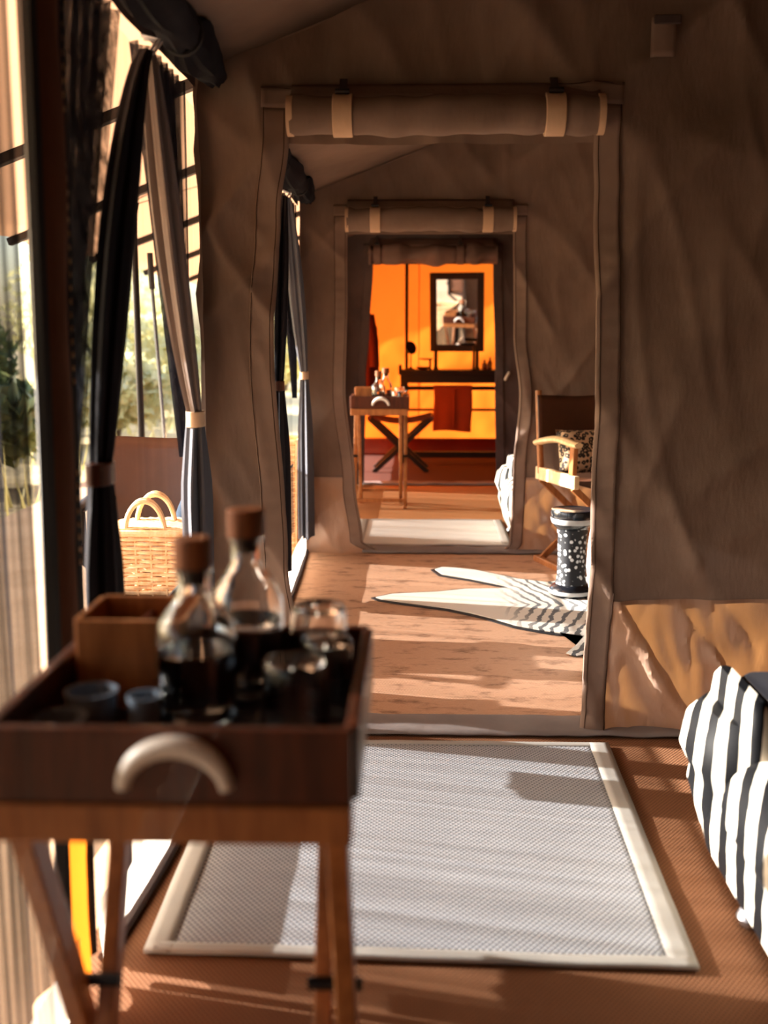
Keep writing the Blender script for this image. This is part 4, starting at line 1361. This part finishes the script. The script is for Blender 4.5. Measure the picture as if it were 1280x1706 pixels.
# standing mirror, tilted down and turned a little to the left
mr = thing('standing_mirror', 'black framed mirror on stand posts over the wash stand', 'mirror', (0.425, 10.60, 0.911))
mb = MB()
tilt, yaw = math.radians(6.7), math.radians(-8.3)
R = Matrix.Rotation(yaw, 4, 'Z') @ Matrix.Rotation(tilt, 4, 'X')
def mp(name, boxes, m, par, bev=0.003):
    q = MB()
    for b in boxes:
        q.box(*b)
    q.v = [tuple(R @ Vector(p) + Vector((0, 0, 0.56))) for p in q.v]
    return obj(name, q, m, par, bevel=bev)
fw, fh, ft_ = 0.268, 0.385, 0.066
fr = mp('frame', [(-fw, -fw + ft_, -0.02, 0.02, -fh, fh), (fw - ft_, fw, -0.02, 0.02, -fh, fh), (-fw + ft_, fw - ft_, -0.02, 0.02, fh - ft_, fh), (-fw + ft_, fw - ft_, -0.02, 0.02, -fh, -fh + ft_)], 'wood_black', mr)
mp('mirror_glass', [(-fw + ft_ - .004, fw - ft_ + .004, -0.006, 0.004, -fh + ft_ - .004, fh - ft_ + .004)], 'mirror', mr, 0)
mp('back_board', [(-fw + 0.02, fw - 0.02, 0.006, 0.018, -fh + 0.02, fh - 0.02)], 'wood_black', mr, 0)
for sx in (-1, 1):
    px = sx * 0.205
    obj('stand_post', MB().tube([(px, 0.045 - sx * .028, 0.0), (px, 0.045 - sx * .028, 0.45)], 0.019, 10), 'wood_black', mr, smooth=True)
    obj('stand_foot', MB().box(px - 0.022, px + 0.022, -0.10, 0.14, 0.0, 0.022), 'wood_black', mr, bevel=0.004)

sm = thing('shaving_mirror', 'small round shaving mirror on a stem at the left of the wash stand', 'mirror', (-0.03, 10.50, 0.911))
obj('base', MB().lathe([(0.05, 0), (0.05, 0.008), (0.02, 0.016), (0.008, 0.03)], 20), 'metal_dark', sm, smooth=True)
obj('stem', MB().tube([(0, 0, 0.02), (0, 0, 0.18)], 0.006, 8), 'metal_dark', sm, smooth=True)
dm = MB().lathe([(0.002, -0.008), (0.062, -0.008), (0.068, 0.0), (0.062, 0.008), (0.002, 0.008)], 24)
Rm = Matrix.Translation((0.0, 0, 0.215)) @ Matrix.Rotation(math.radians(35), 4, 'Z') @ Matrix.Rotation(math.radians(72), 4, 'X')
dm.v = [tuple(Rm @ Vector(p)) for p in dm.v]
obj('mirror_disc', dm, 'metal_dark', sm, smooth=True)

tp = thing('tap', 'slim upright tap with a square spout in front of the standing mirror', 'tap', (0.585, 10.42, 0.911))
obj('pillar', MB().tube([(0, 0, 0), (0, 0, 0.265)], 0.012, 10), 'metal_dark', tp, smooth=True)
obj('spout', MB().box(-0.13, 0.014, -0.014, 0.014, 0.235, 0.262), 'metal_dark', tp, bevel=0.003)
obj('base_ring', MB().lathe([(0.028, 0), (0.028, 0.008), (0.014, 0.014)], 18), 'metal_dark', tp, smooth=True)

sd = thing('soap_stand', 'small two tier soap stand on the wash stand beside the shaving mirror', 'soap dish', (0.09, 10.46, 0.911))
obj('post', MB().tube([(0.07, 0, 0), (0.07, 0, 0.11)], 0.012, 8), 'metal_dark', sd, smooth=True)
obj('upper_dish', MB().lathe([(0.02, 0.095), (0.07, 0.102), (0.075, 0.112), (0.066, 0.108), (0.002, 0.104)], 20, (0.03, 0, 0)), 'metal_dark', sd, smooth=True)
obj('lower_dish', MB().lathe([(0.03, 0.0), (0.06, 0.012), (0.07, 0.03), (0.06, 0.022), (0.002, 0.012)], 20), 'brass', sd, smooth=True)
BL = [(0.695, 10.46, 0.024, 0.10, 'squat dark toiletry bottle left of the pair at the right end of the wash stand'), (0.75, 10.48, 0.022, 0.125, 'taller dark toiletry bottle at the right end of the wash stand'), (0.725, 10.40, 0.018, 0.07, 'smallest amber jar in front of the toiletry bottles')]
for x, y, r, h, lab in BL:
    b = thing('toiletry_bottle', lab, 'bottle', (x, y, 0.911))
    obj('body', MB().lathe([(r * 0.9, 0), (r, 0.004), (r, h * 0.6), (r * 0.5, h * 0.72), (r * 0.4, h * 0.8)], 18), 'amber', b, smooth=True)
    obj('cap', MB().lathe([(r * 0.42, h * 0.78), (r * 0.45, h * 0.97), (r * 0.2, h)], 14), 'black_cloth', b, smooth=True)

fs_ = thing('folding_rack', 'dark folding rack with crossed legs and sagging straps behind the distant table', 'rack', (-0.12, 9.78, 0))
for sy in (-1, 1):
    y = sy * 0.17
    obj('leg', MB().beam((-0.29, y, 0.50), (0.25, y + 0.03, 0.0), 0.03, 0.045, (0, 1, 0)), 'wood_black', fs_, bevel=0.004)
    obj('leg', MB().beam((0.29, y + 0.03, 0.50), (-0.25, y, 0.0), 0.03, 0.045, (0, 1, 0)), 'wood_black', fs_, bevel=0.004)
for sx in (-1, 1):
    obj('top_bar', MB().tube([(sx * 0.285, -0.22, 0.505), (sx * 0.285, 0.24, 0.505)], 0.019, 10), 'wood_dark', fs_, smooth=True)
for k in range(4):
    y = -0.17 + 0.115 * k
    pts = [(lerp(-0.285, 0.285, i / 16), y, 0.515 - 0.05 * math.sin(PI * i / 16)) for i in range(17)]
    obj('strap', MB().tube(pts, 0.016, 6, flat=0.25), 'wood_dark', fs_, smooth=True)

tpole = thing('tent_pole', 'slim dark tent pole upright before the orange wall', 'pole', (-0.075, 10.88, 0))
obj('shaft', MB().tube([(0, 0, 0.0), (0, 0, 2.14)], 0.018, 10), 'metal_dark', tpole, smooth=True)
obj('foot_cap', MB().lathe([(0.03, 0), (0.03, 0.02), (0.02, 0.03)], 14), 'black_cloth', tpole, smooth=True)

rb = thing('bath_robe', 'dark rust robe hanging inside the left edge of the bathroom doorway', 'robe', (-0.44, 9.15, 0))
rings = []
for i in range(20):
    q = i / 19
    z = lerp(1.50, 0.60, q)
    w = 0.03 + 0.075 * min(1, q * 5) + 0.03 * q
    rings.append([(w * 1.0 * (1 + 0.14 * math.sin(4 * a + q * 3)) * math.cos(a), 0.6 * w * (1 + 0.14 * math.sin(5 * a)) * math.sin(a), z) for a in [2 * PI * j / 28 for j in range(28)]])
obj('cloth', MB().loft(rings), 'robe', rb, smooth=True)
obj('sleeve', MB().tube([(0.07, -0.03, 1.42), (0.095, -0.05, 1.2), (0.10, -0.05, 0.98)], [0.03, 0.042, 0.045], 12), 'robe', rb, smooth=True)
obj('hanger_loop', MB().tube([(0, 0, 1.49), (0, 0.01, 1.56), (0, 0, 1.64)], 0.006, 6), 'webbing', rb)
